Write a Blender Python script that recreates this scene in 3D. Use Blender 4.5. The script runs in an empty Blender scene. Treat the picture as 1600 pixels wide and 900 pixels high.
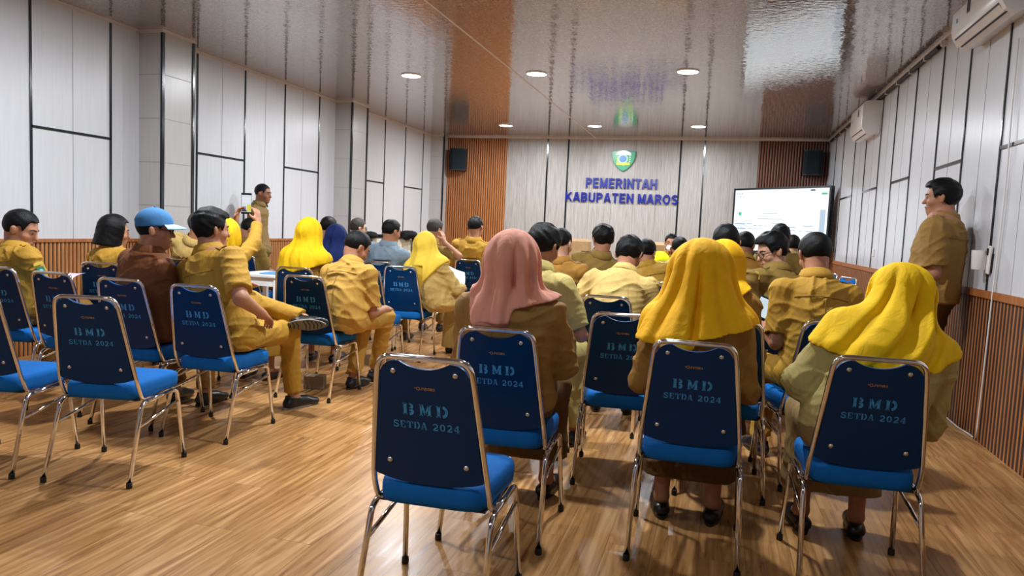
import bpy, math, random
import numpy as np
from mathutils import Vector, Matrix

SC = bpy.context.scene
COL = SC.collection
PI = math.pi

# ------------------------------------------------------------------ camera, light, exposure
F_PX, YAW, PITCH, ROLL, CAM_H = 1135.98, 0.2741, 0.0816, 0.0450, 1.2942
_f = np.array([-math.sin(YAW) * math.cos(PITCH), math.cos(YAW) * math.cos(PITCH), -math.sin(PITCH)])
_r0 = np.array([math.cos(YAW), math.sin(YAW), 0.0])
_u0 = np.cross(_r0, _f)
_r = math.cos(ROLL) * _r0 + math.sin(ROLL) * _u0
_u = -math.sin(ROLL) * _r0 + math.cos(ROLL) * _u0
CAM = np.array([0, 0, CAM_H])
cd = bpy.data.cameras.new('camera')
cd.sensor_width = 36.0
cd.lens = F_PX * 36.0 / 1600.0
cd.clip_start, cd.clip_end = 0.05, 60
cam = bpy.data.objects.new('camera', cd)
COL.objects.link(cam)
M = Matrix([[_r[0], _u[0], -_f[0], 0], [_r[1], _u[1], -_f[1], 0], [_r[2], _u[2], -_f[2], CAM_H], [0, 0, 0, 1]])
cam.matrix_world = M
SC.camera = cam

SC.view_settings.view_transform = 'Standard'
SC.view_settings.look = 'None'
SC.view_settings.exposure = 0.42
SC.view_settings.gamma = 1.0
SC.view_settings.use_curve_mapping = False

wd = bpy.data.worlds.new('world')
SC.world = wd
wd.use_nodes = True
wd.node_tree.nodes['Background'].inputs[0].default_value = (0.80, 0.88, 1.0, 1)
wd.node_tree.nodes['Background'].inputs[1].default_value = 0.3

LAMP_W = 46.0        # each ceiling downlight
LAMP_COL = (0.94, 0.985, 1.04)
GLOW = 14.0

# room, metres
XL, XR, ZC, YB, YF, ZW = -5.735, 1.768, 3.108, 14.12, -3.4, 1.016


def ray(x, y):
    return _f * F_PX + _r * (x - 800.0) - _u * (y - 450.0)


def at_d(x, y, d):                       # point seen at pixel x, y at distance d along the view axis
    q = ray(x, y)
    return CAM + q / F_PX * d


def at_z(x, y, z):
    q = ray(x, y)
    return CAM + q * ((z - CAM_H) / q[2])


def at_y(x, y, Y):
    q = ray(x, y)
    return CAM + q * (Y / q[1])


def at_x(x, y, X):
    q = ray(x, y)
    return CAM + q * (X / q[0])


# ------------------------------------------------------------------ materials
def lin(c):
    c = c / 255.0
    return c / 12.92 if c <= 0.04045 else ((c + 0.055) / 1.055) ** 2.4


def rgb(r, g, b):
    return (lin(r), lin(g), lin(b), 1.0)


class NT:
    def __init__(self, name):
        self.m = bpy.data.materials.new(name)
        self.m.use_nodes = True
        self.t = self.m.node_tree
        self.b = self.t.nodes['Principled BSDF']

    def n(self, kind, **kw):
        nd = self.t.nodes.new(kind)
        for k, v in kw.items():
            if k.startswith('i_'):
                nd.inputs[k[2:].replace('_', ' ')].default_value = v
            else:
                setattr(nd, k, v)
        return nd

    def l(self, a, b):
        self.t.links.new(a, b)

    def coords(self, scale=(1, 1, 1), rot=(0, 0, 0), src='Object'):
        tc = self.n('ShaderNodeTexCoord')
        mp = self.n('ShaderNodeMapping')
        mp.inputs['Scale'].default_value = scale
        mp.inputs['Rotation'].default_value = rot
        self.l(tc.outputs[src], mp.inputs['Vector'])
        return mp.outputs['Vector']

    def ramp(self, fac, stops):
        r = self.n('ShaderNodeValToRGB')
        e = r.color_ramp.elements
        while len(e) < len(stops):
            e.new(0.5)
        for i, (p, c) in enumerate(stops):
            e[i].position = p
            e[i].color = c
        self.l(fac, r.inputs[0])
        return r.outputs[0]

    def bump(self, height, strength=0.2, dist=0.01, normal=None):
        b = self.n('ShaderNodeBump')
        b.inputs['Strength'].default_value = strength
        b.inputs['Distance'].default_value = dist
        self.l(height, b.inputs['Height'])
        if normal is not None:
            self.l(normal, b.inputs['Normal'])
        self.l(b.outputs[0], self.b.inputs['Normal'])
        return b.outputs[0]

    def noise(self, vec, scale=5, detail=4, rough=0.5, dist=0.0):
        n = self.n('ShaderNodeTexNoise')
        n.inputs['Scale'].default_value = scale
        n.inputs['Detail'].default_value = detail
        n.inputs['Roughness'].default_value = rough
        n.inputs['Distortion'].default_value = dist
        self.l(vec, n.inputs['Vector'])
        return n.outputs[0]

    def set(self, **kw):
        for k, v in kw.items():
            self.b.inputs[k.replace('_', ' ')].default_value = v
        return self


def mix(c, k):
    return (min(1, c[0] * k), min(1, c[1] * k), min(1, c[2] * k), 1)


def plain(name, c, rough=0.5, metal=0.0, spec=0.5, vary=0.06, scale=12.0):
    t = NT(name)
    t.set(Roughness=rough, Metallic=metal)
    t.b.inputs['Specular IOR Level'].default_value = spec
    n = t.noise(t.coords(), scale, 3)
    t.l(t.ramp(n, [(0.3, mix(c, 1 - vary)), (0.7, mix(c, 1 + vary))]), t.b.inputs['Base Color'])
    return t.m


def fabric(name, c, rough=0.8, fold=0.5, weave=260.0, sheen=0.0, vary=0.10):
    t = NT(name)
    t.set(Roughness=rough)
    t.b.inputs['Specular IOR Level'].default_value = 0.25
    if sheen:
        t.b.inputs['Sheen Weight'].default_value = sheen
    v = t.coords()
    big = t.noise(t.coords((1, 1, 0.55)), 9, 3, 0.55, 1.2)
    t.l(t.ramp(big, [(0.25, mix(c, 1 - vary)), (0.75, mix(c, 1 + vary))]), t.b.inputs['Base Color'])
    fine = t.noise(v, weave, 2)
    b1 = t.bump(fine, 0.12, 0.002)
    fo = t.noise(t.coords((1.0, 1.0, 0.42), (0.35, 0.2, 0)), 13, 3, 0.55, 1.6)
    t.bump(fo, fold, 0.018, b1)
    return t.m


def emis(name, c, s):
    t = NT(name)
    t.b.inputs['Base Color'].default_value = (0.03, 0.03, 0.03, 1)
    t.b.inputs['Emission Color'].default_value = c
    t.b.inputs['Emission Strength'].default_value = s
    return t.m


def chrome(name):
    t = NT(name)
    t.set(Metallic=1.0)
    n = t.noise(t.coords(), 40, 3)
    t.l(t.ramp(n, [(0.3, (0.72, 0.72, 0.73, 1)), (0.7, (0.85, 0.85, 0.85, 1))]), t.b.inputs['Base Color'])
    t.l(t.ramp(n, [(0.3, (0.05, 0.05, 0.05, 1)), (0.75, (0.14, 0.14, 0.14, 1))]), t.b.inputs['Roughness'])
    return t.m


def wall_panel(name, c, grain=0.05, rough=0.3):
    """glossy white plastic cladding with a faint vertical wood grain"""
    t = NT(name)
    t.set(Roughness=rough)
    t.b.inputs['Specular IOR Level'].default_value = 0.45
    g = t.noise(t.coords((14, 14, 0.7)), 3.0, 6, 0.6)
    t.l(t.ramp(g, [(0.3, mix(c, 1 - grain)), (0.7, mix(c, 1 + grain * 0.6))]), t.b.inputs['Base Color'])
    w = t.noise(t.coords((9, 9, 0.25)), 2.0, 2)
    t.bump(w, 0.12, 0.01)
    return t.m


def slat_wood(name, c1, c2):
    t = NT(name)
    t.set(Roughness=0.42)
    g = t.noise(t.coords((26, 26, 1.6)), 2.2, 6, 0.65)
    t.l(t.ramp(g, [(0.3, c1), (0.7, c2)]), t.b.inputs['Base Color'])
    return t.m


def grey_grain(name):
    t = NT(name)
    t.set(Roughness=0.42)
    g = t.noise(t.coords((24, 24, 0.8)), 2.6, 7, 0.7, 0.3)
    t.l(t.ramp(g, [(0.28, rgb(126, 120, 114)), (0.52, rgb(162, 157, 152)), (0.75, rgb(184, 181, 177))]), t.b.inputs['Base Color'])
    return t.m


def floor_wood():
    t = NT('vinyl wood floor')
    # planks run along the length of the room
    tc = t.n('ShaderNodeTexCoord')
    mp = t.n('ShaderNodeMapping')
    mp.inputs['Rotation'].default_value = (0, 0, PI / 2)
    t.l(tc.outputs['Object'], mp.inputs['Vector'])
    br = t.n('ShaderNodeTexBrick')
    br.offset = 0.37
    br.inputs['Scale'].default_value = 1.0
    br.inputs['Brick Width'].default_value = 1.25
    br.inputs['Row Height'].default_value = 0.185
    br.inputs['Mortar Size'].default_value = 0.0011
    br.inputs['Mortar Smooth'].default_value = 0.0
    br.inputs['Color1'].default_value = (0, 0, 0, 1)
    br.inputs['Color2'].default_value = (1, 1, 1, 1)
    br.inputs['Mortar'].default_value = (0.5, 0.5, 0.5, 1)
    t.l(mp.outputs[0], br.inputs['Vector'])
    # every plank shifts the grain
    sep = t.n('ShaderNodeVectorMath', operation='MULTIPLY_ADD')
    t.l(br.outputs['Color'], sep.inputs[0])
    sep.inputs[1].default_value = (3.0, 7.0, 2.0)
    t.l(tc.outputs['Object'], sep.inputs[2])
    mp2 = t.n('ShaderNodeMapping')
    mp2.inputs['Scale'].default_value = (6.5, 0.5, 1)
    t.l(sep.outputs[0], mp2.inputs['Vector'])
    g1 = t.noise(mp2.outputs[0], 2.4, 7, 0.62, 1.4)
    wv = t.n('ShaderNodeTexWave')
    wv.bands_direction = 'X'
    wv.inputs['Scale'].default_value = 1.3
    wv.inputs['Distortion'].default_value = 6.5
    wv.inputs['Detail'].default_value = 4
    wv.inputs['Detail Scale'].default_value = 1.2
    t.l(mp2.outputs[0], wv.inputs['Vector'])
    c1 = t.ramp(g1, [(0.22, rgb(114, 76, 42)), (0.46, rgb(164, 118, 68)), (0.60, rgb(186, 140, 88)), (0.8, rgb(206, 164, 112))])
    mx = t.n('ShaderNodeMix', data_type='RGBA', blend_type='MULTIPLY')
    mx.inputs[0].default_value = 0.38
    t.l(c1, mx.inputs[6])
    t.l(t.ramp(wv.outputs['Fac'], [(0.0, (0.55, 0.45, 0.36, 1)), (0.45, (1, 1, 1, 1))]), mx.inputs[7])
    mx2 = t.n('ShaderNodeMix', data_type='RGBA', blend_type='MULTIPLY')
    t.l(br.outputs['Fac'], mx2.inputs[0])
    t.l(mx.outputs[2], mx2.inputs[6])
    mx2.inputs[7].default_value = (0.45, 0.4, 0.36, 1)
    t.l(mx2.outputs[2], t.b.inputs['Base Color'])
    t.l(t.ramp(g1, [(0.3, (0.24, 0.24, 0.24, 1)), (0.7, (0.36, 0.36, 0.36, 1))]), t.b.inputs['Roughness'])
    t.bump(g1, 0.05, 0.004)
    return t.m


def ceiling_pvc():
    """glossy plastic ceiling boards, printed and embossed with a small scroll pattern"""
    t = NT('glossy embossed ceiling boards')
    v = t.coords((1, 1, 1))
    # small scrolls: rows of tiny rings
    mp = t.coords((15.0, 26.0, 1))
    dn = t.n('ShaderNodeTexNoise')
    dn.inputs['Scale'].default_value = 1.6
    t.l(mp, dn.inputs['Vector'])
    wm = t.n('ShaderNodeVectorMath', operation='MULTIPLY_ADD')
    t.l(dn.outputs['Color'], wm.inputs[0])
    wm.inputs[1].default_value = (0.7, 0.7, 0.0)
    t.l(mp, wm.inputs[2])
    mp = wm.outputs[0]
    vo = t.n('ShaderNodeTexVoronoi', feature='F1')
    vo.inputs['Scale'].default_value = 1.0
    vo.inputs['Randomness'].default_value = 0.6
    t.l(mp, vo.inputs['Vector'])
    col = t.ramp(vo.outputs['Distance'], [(0.0, rgb(150, 143, 144)), (0.22, rgb(166, 159, 161)), (0.33, rgb(96, 84, 80)), (0.44, rgb(166, 159, 161)), (0.60, rgb(116, 104, 100)), (0.72, rgb(168, 161, 163))])
    # stripes of the boards, 0.2 m, along the room
    sp = t.n('ShaderNodeSeparateXYZ')
    t.l(v, sp.inputs[0])
    md = t.n('ShaderNodeMath', operation='PINGPONG')
    t.l(sp.outputs[0], md.inputs[0])
    md.inputs[1].default_value = 0.1
    seam = t.ramp(md.outputs[0], [(0.0, (0.62, 0.62, 0.62, 1)), (0.006, (1, 1, 1, 1))])
    mx = t.n('ShaderNodeMix', data_type='RGBA', blend_type='MULTIPLY')
    mx.inputs[0].default_value = 0.7
    t.l(col, mx.inputs[6])
    t.l(seam, mx.inputs[7])
    t.l(mx.outputs[2], t.b.inputs['Base Color'])
    t.set(Roughness=0.075)
    t.b.inputs['Specular IOR Level'].default_value = 0.9
    t.b.inputs['Coat Weight'].default_value = 0.6
    t.b.inputs['Coat Roughness'].default_value = 0.03
    b1 = t.bump(vo.outputs['Distance'], 0.20, 0.004)
    wav = t.noise(t.coords((3.0, 1.1, 1)), 3.0, 2)
    b2 = t.bump(wav, 0.09, 0.02, b1)
    t.l(b1, t.b.inputs['Coat Normal'])
    return t.m


MATS = {}


def mat(key, fn, *a, **k):
    if key not in MATS:
        MATS[key] = fn(key, *a, **k)
    return MATS[key]


# ------------------------------------------------------------------ mesh building
def link(name, me, m, parent=None, smooth=True, loc=None):
    o = bpy.data.objects.new(name, me)
    COL.objects.link(o)
    if m is not None:
        me.materials.append(m)
    if parent is not None:
        o.parent = parent
    if loc is not None:
        o.location = loc
    if smooth and len(me.polygons):
        me.polygons.foreach_set('use_smooth', np.ones(len(me.polygons), bool))
    return o


def tag(o, label=None, cat=None, group=None, kind=None):
    if label:
        o['label'] = label
    if cat:
        o['category'] = cat
    if group:
        o['group'] = group
    if kind:
        o['kind'] = kind
    return o


def empty(name, loc, rz=0.0):
    o = bpy.data.objects.new(name, None)
    COL.objects.link(o)
    o.location = loc
    o.rotation_euler = (0, 0, rz)
    o.empty_display_size = 0.1
    return o


def rotz(a):
    c, s = math.cos(a), math.sin(a)
    return np.array([[c, -s, 0], [s, c, 0], [0, 0, 1.0]])


def rotx(a):
    c, s = math.cos(a), math.sin(a)
    return np.array([[1, 0, 0], [0, c, -s], [0, s, c]], float)


def roty(a):
    c, s = math.cos(a), math.sin(a)
    return np.array([[c, 0, s], [0, 1, 0], [-s, 0, c]], float)


def nrm(v):
    v = np.asarray(v, float)
    return v / (np.linalg.norm(v) + 1e-12)


def bez(pts, radius, seg=6):
    """polyline with its inner corners rounded"""
    P = [np.asarray(p, float) for p in pts]
    out = [P[0]]
    for i in range(1, len(P) - 1):
        a, b, c = P[i - 1], P[i], P[i + 1]
        r = radius[i - 1] if isinstance(radius, (list, tuple)) else radius
        r = min(r, np.linalg.norm(a - b) * 0.49, np.linalg.norm(c - b) * 0.49)
        p0 = b + nrm(a - b) * r
        p1 = b + nrm(c - b) * r
        for k in range(seg + 1):
            t = k / seg
            out.append((1 - t) ** 2 * p0 + 2 * t * (1 - t) * b + t * t * p1)
    out.append(P[-1])
    return out


class MB:
    def __init__(self):
        self.v, self.f = [], []

    def add(self, vs, fs):
        b = len(self.v)
        self.v.extend([tuple(float(c) for c in x) for x in vs])
        self.f.extend([tuple(i + b for i in q) for q in fs])
        return self

    def box(self, c, s, R=None, bev=0.0):
        c = np.asarray(c, float)
        h = np.asarray(s, float) / 2
        if bev <= 0:
            vs = [np.array([x, y, z]) * h for x in (-1, 1) for y in (-1, 1) for z in (-1, 1)]
            fs = [(0, 1, 3, 2), (4, 6, 7, 5), (0, 4, 5, 1), (2, 3, 7, 6), (0, 2, 6, 4), (1, 5, 7, 3)]
        else:
            bev = min(bev, min(h) * 0.98)
            vs, idx = [], {}
            for sx in (-1, 1):
                for sy in (-1, 1):
                    for sz in (-1, 1):
                        s3 = np.array([sx, sy, sz])
                        for ax in range(3):
                            q = s3 * (h - bev)
                            q[ax] = s3[ax] * h[ax]
                            idx[(sx, sy, sz, ax)] = len(vs)
                            vs.append(q)
            fs = []
            for ax in range(3):
                o = [a for a in range(3) if a != ax]
                for sg in (-1, 1):
                    q = []
                    for (a, b) in ((-1, -1), (1, -1), (1, 1), (-1, 1)):
                        k = [0, 0, 0]
                        k[ax] = sg
                        k[o[0]] = a
                        k[o[1]] = b
                        q.append(idx[(k[0], k[1], k[2], ax)])
                    flip = (sg < 0) != (ax == 1)
                    fs.append(tuple(q[::-1] if flip else q))
            for ax in range(3):
                o = [a for a in range(3) if a != ax]
                for a in (-1, 1):
                    for b in (-1, 1):
                        k0 = [0, 0, 0]
                        k1 = [0, 0, 0]
                        k0[ax], k1[ax] = -1, 1
                        for k in (k0, k1):
                            k[o[0]] = a
                            k[o[1]] = b
                        q = [idx[(*k0, o[0])], idx[(*k1, o[0])], idx[(*k1, o[1])], idx[(*k0, o[1])]]
                        n = np.cross(vs[q[1]] - vs[q[0]], vs[q[3]] - vs[q[0]])
                        mid = np.mean([vs[i] for i in q], axis=0)
                        fs.append(tuple(q if n @ mid > 0 else q[::-1]))
            for sx in (-1, 1):
                for sy in (-1, 1):
                    for sz in (-1, 1):
                        q = [idx[(sx, sy, sz, a)] for a in range(3)]
                        fs.append(tuple(q if sx * sy * sz > 0 else q[::-1]))
        if R is not None:
            vs = [R @ v for v in vs]
        return self.add([v + c for v in vs], fs)

    def tube(self, path, r, seg=10, cap=True, flat=1.0):
        P = [np.asarray(p, float) for p in path]
        n = len(P)
        rs = [r] * n if np.isscalar(r) else list(r)
        T = [nrm(P[min(i + 1, n - 1)] - P[max(i - 1, 0)]) for i in range(n)]
        up = np.array([0, 0, 1.0]) if abs(T[0][2]) < 0.9 else np.array([1.0, 0, 0])
        X = nrm(np.cross(up, T[0]))
        vs, fs = [], []
        for i in range(n):
            X = nrm(X - T[i] * (X @ T[i]))
            Y = np.cross(T[i], X)
            for k in range(seg):
                a = 2 * PI * k / seg
                vs.append(P[i] + (X * math.cos(a) + Y * math.sin(a) * flat) * rs[i])
        for i in range(n - 1):
            for k in range(seg):
                a, b = i * seg + k, i * seg + (k + 1) % seg
                fs.append((a, b, b + seg, a + seg))
        if cap:
            fs.append(tuple(range(seg))[::-1])
            fs.append(tuple((n - 1) * seg + k for k in range(seg)))
        return self.add(vs, fs)

    def lathe(self, prof, c=(0, 0, 0), seg=24, R=None, a0=0.0, a1=2 * PI, sx=1.0, sy=1.0):
        full = abs(a1 - a0 - 2 * PI) < 1e-6
        m = seg if full else seg + 1
        vs, fs = [], []
        for (r, z) in prof:
            for k in range(m):
                a = a0 + (a1 - a0) * k / seg
                v = np.array([r * math.cos(a) * sx, r * math.sin(a) * sy, z])
                vs.append((R @ v if R is not None else v) + np.asarray(c, float))
        for i in range(len(prof) - 1):
            for k in range(seg):
                a, b = i * m + k, i * m + (k + 1) % m
                fs.append((a, b, b + m, a + m))
        return self.add(vs, fs)

    def ball(self, c, r, R=None, seg=14, rings=9):
        r = np.ones(3) * r if np.isscalar(r) else np.asarray(r, float)
        vs, fs = [], []
        for i in range(rings + 1):
            th = PI * i / rings
            for k in range(seg):
                a = 2 * PI * k / seg
                v = np.array([math.sin(th) * math.cos(a), math.sin(th) * math.sin(a), math.cos(th)]) * r
                vs.append((R @ v if R is not None else v) + np.asarray(c, float))
        for i in range(rings):
            for k in range(seg):
                a, b = i * seg + k, i * seg + (k + 1) % seg
                fs.append((a, a + seg, b + seg, b))
        return self.add(vs, fs)

    def prism(self, poly, depth, T):
        """closed 2-D outline (counter-clockwise) given thickness; T maps (u, v, w) to a point"""
        n = len(poly)
        vs = [T(u, v, 0.0) for u, v in poly] + [T(u, v, depth) for u, v in poly]
        fs = [tuple(range(n))[::-1], tuple(range(n, 2 * n))]
        for i in range(n):
            j = (i + 1) % n
            fs.append((i, j, j + n, i + n))
        return self.add(vs, fs)

    def quad(self, a, b, c, d):
        return self.add([a, b, c, d], [(0, 1, 2, 3)])

    def build(self, name, m, parent=None, smooth=False, sharp=None):
        me = bpy.data.meshes.new(name)
        me.from_pydata(self.v, [], self.f)
        me.update()
        o = link(name, me, m, parent, smooth)
        if smooth and sharp:
            me.set_sharp_from_angle(angle=math.radians(sharp))
        return o


# ------------------------------------------------------------------ soft bodies: smooth union of tapered limbs, skinned to one surface
def smin(a, b, k):
    if k <= 0:
        return np.minimum(a, b)
    h = np.clip(0.5 + 0.5 * (b - a) / k, 0, 1)
    return b + (a - b) * h - k * h * (1 - h)


def E_(c, r, R=None, k=0.03):
    return ('E', np.asarray(c, np.float32), np.asarray(r, np.float32), None if R is None else np.asarray(R, np.float32), k)


def K_(a, b, ra, rb, k=0.03, clip=None, flat=None):
    return ('K', np.asarray(a, np.float32), np.asarray(b, np.float32), ra, rb, k, clip, flat)


def sdf1(q, p):
    if q[0] == 'E':
        d = p - q[1]
        if q[3] is not None:
            d = d @ q[3]
        a = np.sqrt(((d / q[2]) ** 2).sum(1)) + 1e-9
        b = np.sqrt(((d / (q[2] * q[2])) ** 2).sum(1)) + 1e-9
        return a * (a - 1) / b, q[4]
    _, a, b, ra, rb, k, clip, flat = q
    ab = b - a
    L2 = float(ab @ ab) + 1e-9
    pa = p - a
    t = np.clip((pa @ ab) / L2, 0, 1)
    v = pa - t[:, None] * ab
    if flat is not None:                     # flat = (unit direction, factor): squeezed along that direction
        n, fk = flat
        n = np.asarray(n, np.float32)
        v = v + (v @ n)[:, None] * n * (1.0 / fk - 1.0)
    d = np.sqrt((v * v).sum(1)) - (ra + (rb - ra) * t)
    if clip is not None:
        L = math.sqrt(L2)
        tt = (pa @ ab) / L
        if clip[1] is not None:
            d = np.maximum(d, tt - clip[1] * L)
        if clip[0] is not None:
            d = np.maximum(d, clip[0] * L - tt)
    return d, k


def sdf(prims, p):
    d, _ = sdf1(prims[0], p)
    for q in prims[1:]:
        x, k = sdf1(q, p)
        d = smin(d, x, k)
    return d


def nets(fn, lo, hi, h, margin=1.5):
    """surface of fn = 0 as quads (naive surface nets on the blocks near it)"""
    lo = np.asarray(lo, float) - 2 * h
    hi = np.asarray(hi, float) + 2 * h
    B = 6
    nb = np.ceil((hi - lo) / (h * B)).astype(int) + 1
    ijk = np.stack(np.meshgrid(*[np.arange(n) for n in nb], indexing='ij'), -1).reshape(-1, 3)
    cen = lo + (ijk * B + (B - 1) / 2) * h
    dc = fn(cen.astype(np.float32))
    near = np.abs(dc) < h * B * 0.87 * margin + 0.01
    vol = np.where(dc > 0, 1.0, -1.0).astype(np.float32).reshape(nb)
    vol = vol.repeat(B, 0).repeat(B, 1).repeat(B, 2)
    off = np.stack(np.meshgrid(*[np.arange(B)] * 3, indexing='ij'), -1).reshape(-1, 3)
    bl = ijk[near] * B
    for s in range(0, len(bl), 1500):
        q = (bl[s:s + 1500, None, :] + off[None]).reshape(-1, 3)
        vol[q[:, 0], q[:, 1], q[:, 2]] = fn((lo + q * h).astype(np.float32))
    S = vol < 0
    c = [S[a:S.shape[0] - 1 + a, b:S.shape[1] - 1 + b, e:S.shape[2] - 1 + e] for a in (0, 1) for b in (0, 1) for e in (0, 1)]
    cnt = sum(x.astype(np.int8) for x in c)
    mixd = (cnt > 0) & (cnt < 8)
    idx = np.full(mixd.shape, -1, np.int64)
    cells = np.argwhere(mixd)
    idx[mixd] = np.arange(len(cells))
    offs = np.array([(a, b, e) for a in (0, 1) for b in (0, 1) for e in (0, 1)])
    val = np.stack([vol[cells[:, 0] + o[0], cells[:, 1] + o[1], cells[:, 2] + o[2]] for o in offs], 1)
    acc = np.zeros((len(cells), 3))
    num = np.zeros(len(cells))
    for i in range(8):
        for j in range(i + 1, 8):
            if np.abs(offs[i] - offs[j]).sum() != 1:
                continue
            a, b = val[:, i], val[:, j]
            m = (a < 0) != (b < 0)
            t = a[m] / (a[m] - b[m])
            acc[m] += offs[i] + (offs[j] - offs[i]) * t[:, None]
            num[m] += 1
    V = lo + (cells + acc / num[:, None]) * h
    F = []
    for ax in range(3):
        o1, o2 = [(1, 2), (2, 0), (0, 1)][ax]
        sl0 = [slice(1, -1)] * 3
        sl1 = [slice(1, -1)] * 3
        sl0[ax] = slice(0, -1)
        sl1[ax] = slice(1, None)
        A, Bv = S[tuple(sl0)], S[tuple(sl1)]
        e = np.argwhere(A != Bv)
        base = e + 1
        base[:, ax] -= 1
        ins = A[tuple(e.T)]
        u1 = np.zeros(3, int)
        u1[o1] = 1
        u2 = np.zeros(3, int)
        u2[o2] = 1
        q = np.stack([idx[tuple((base - u1 - u2).T)], idx[tuple((base - u2).T)], idx[tuple(base.T)], idx[tuple((base - u1).T)]], 1)
        q[~ins] = q[~ins][:, ::-1]
        F.append(q)
    F = np.concatenate(F)
    F = F[(F >= 0).all(1)]
    return V, F


def smooth_mesh(V, F, it=2, lam=0.5):
    for _ in range(it):
        s = np.zeros_like(V)
        n = np.zeros(len(V))
        for a, b in ((0, 1), (1, 2), (2, 3), (3, 0)):
            np.add.at(s, F[:, a], V[F[:, b]])
            np.add.at(s, F[:, b], V[F[:, a]])
            np.add.at(n, F[:, a], 1)
            np.add.at(n, F[:, b], 1)
        V = V + lam * (s / np.maximum(n, 1)[:, None] - V)
    return V


def largest(V, F, keep=0.02):
    """drops crumbs of the surface"""
    par = np.arange(len(V))
    for _ in range(200):
        m = par[F].min(1)
        new = par.copy()
        for c in range(4):
            np.minimum.at(new, F[:, c], m)
        new = new[new]
        if (new == par).all():
            break
        par = new
    lab = par
    cnt = np.bincount(lab, minlength=len(V))
    ok = cnt[lab] > keep * len(V)
    F = F[ok[F[:, 0]]]
    used = np.zeros(len(V), bool)
    used[F.ravel()] = True
    re = np.cumsum(used) - 1
    return V[used], re[F]


def skin(name, fn, lo, hi, h, m, parent=None, origin=(0, 0, 0), it=2):
    V, F = nets(fn, lo, hi, h)
    if not len(F):
        print('EMPTY SURFACE', name)
        return None
    V, F = largest(V, F)
    V = smooth_mesh(V, F, it)
    V = V - np.asarray(origin)
    me = bpy.data.meshes.new(name)
    me.vertices.add(len(V))
    me.vertices.foreach_set('co', V.astype(np.float32).ravel())
    me.loops.add(len(F) * 4)
    me.loops.foreach_set('vertex_index', F.astype(np.int32).ravel())
    me.polygons.add(len(F))
    me.polygons.foreach_set('loop_start', np.arange(0, len(F) * 4, 4, dtype=np.int32))
    me.update(calc_edges=True)
    return link(name, me, m, parent, True)


def copy_tree(o, parent=None, kids=None):
    c = o.copy()
    COL.objects.link(c)
    if parent is not None:
        c.parent = parent
    for ch in list(kids[o.name]):
        copy_tree(ch, c, kids)
    return c

# ------------------------------------------------------------------ room shell
W_WHITE = rgb(206, 208, 212)
m_wall = wall_panel('white cladding', W_WHITE)
m_pil = wall_panel('pale grey cladding', rgb(186, 184, 182))
m_trim_black = plain('black glossy strip', rgb(14, 22, 28), 0.15, 0.0, 0.6)
m_joint = plain('grey joint', rgb(150, 152, 156), 0.5)
m_crown = plain('white cornice strip', rgb(214, 206, 200), 0.35)
m_slat_l = slat_wood('light brown batten', rgb(150, 94, 48), rgb(196, 138, 84))
m_slat_r = slat_wood('red brown batten', rgb(138, 78, 38), rgb(184, 118, 66))
m_slat_b = slat_wood('orange brown fluted board', rgb(150, 88, 40), rgb(188, 122, 64))
m_slat_d = slat_wood('dusky red fluted board', rgb(104, 60, 44), rgb(140, 88, 66))
m_gap = plain('dark gap', rgb(36, 20, 12), 0.7)
m_grain = grey_grain('grey wood grain cladding')
m_floor = floor_wood()
m_ceil = ceiling_pvc()


def struct(mb, name, m, parent=None):
    o = mb.build(name, m, parent)
    if parent is None:
        tag(o, kind='structure')
    return o


fl = MB().box(((XL + XR) / 2, (YB + YF) / 2, -0.05), (XR - XL + 0.4, YB - YF + 0.4, 0.1))
tag(struct(fl, 'floor', m_floor), 'glossy wood plank vinyl floor of the meeting room')
ce = MB().box(((XL + XR) / 2, (YB + YF) / 2, ZC + 0.05), (XR - XL + 0.4, YB - YF + 0.4, 0.1))
ceil = tag(struct(ce, 'ceiling', m_ceil), 'glossy embossed ceiling that mirrors the room')
st = MB()
st.box((-2.42, (YB + YF) / 2, ZC - 0.002), (0.018, YB - YF, 0.004))
st.build('ceiling_joint_strip', m_crown, ceil)

PILS = [(6.15, 6.60), (10.05, 10.55), (13.86, YB + 0.1)]
XP = -5.455
wl = MB().box((XL - 0.1, (YB + YF) / 2, ZC / 2), (0.2, YB - YF + 0.4, ZC))
wall_l = tag(struct(wl, 'wall_left', m_wall), 'white clad left wall with black strips')
for i, (a, b) in enumerate(PILS):
    p = MB().box(((XL + XP) / 2 - 0.02, (a + b) / 2, ZC / 2), (XP - XL + 0.04, b - a, ZC))
    p.build('wall_pier', m_pil, wall_l)
tr = MB()
jn = MB()
ZH = 1.985
vs_l = [4.94, 5.79, 7.0, 7.857, 8.71, 9.586, 11.06, 11.762, 12.62, 13.466, 4.09, 3.24, 2.4]
for y in vs_l:
    tr.box((XL + 0.003, y, (ZC + ZW) / 2), (0.012, 0.022, ZC - ZW))
for a, b in ((4.94, 5.79), (7.0, 7.857), (8.71, 9.586), (11.06, 11.762), (12.62, 13.466), (3.24, 4.09)):
    tr.box((XL + 0.003, (a + b) / 2, ZH), (0.012, b - a, 0.022))
for y in (5.365, 7.43, 9.15, 4.51, 8.28):
    jn.box((XL + 0.0005, y, (ZC + ZW) / 2), (0.004, 0.004, ZC - ZW))
for a, b in PILS:
    tr.box((XP + 0.002, a + 0.006, (ZC + ZW) / 2), (0.022, 0.036, ZC - ZW))
    tr.box((XP + 0.002, b - 0.006, (ZC + ZW) / 2), (0.022, 0.03, ZC - ZW))
    for k in range(1, 5):
        z = ZC - 0.435 * k
        jn.box((XP + 0.0005, (a + b) / 2, z), (0.004, b - a, 0.005))
        jn.box(((XL + XP) / 2, a - 0.0005, z), (XP - XL, 0.004, 0.005))
tr.build('black_panel_strip', m_trim_black, wall_l)
jn.build('panel_joint', m_joint, wall_l)


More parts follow.
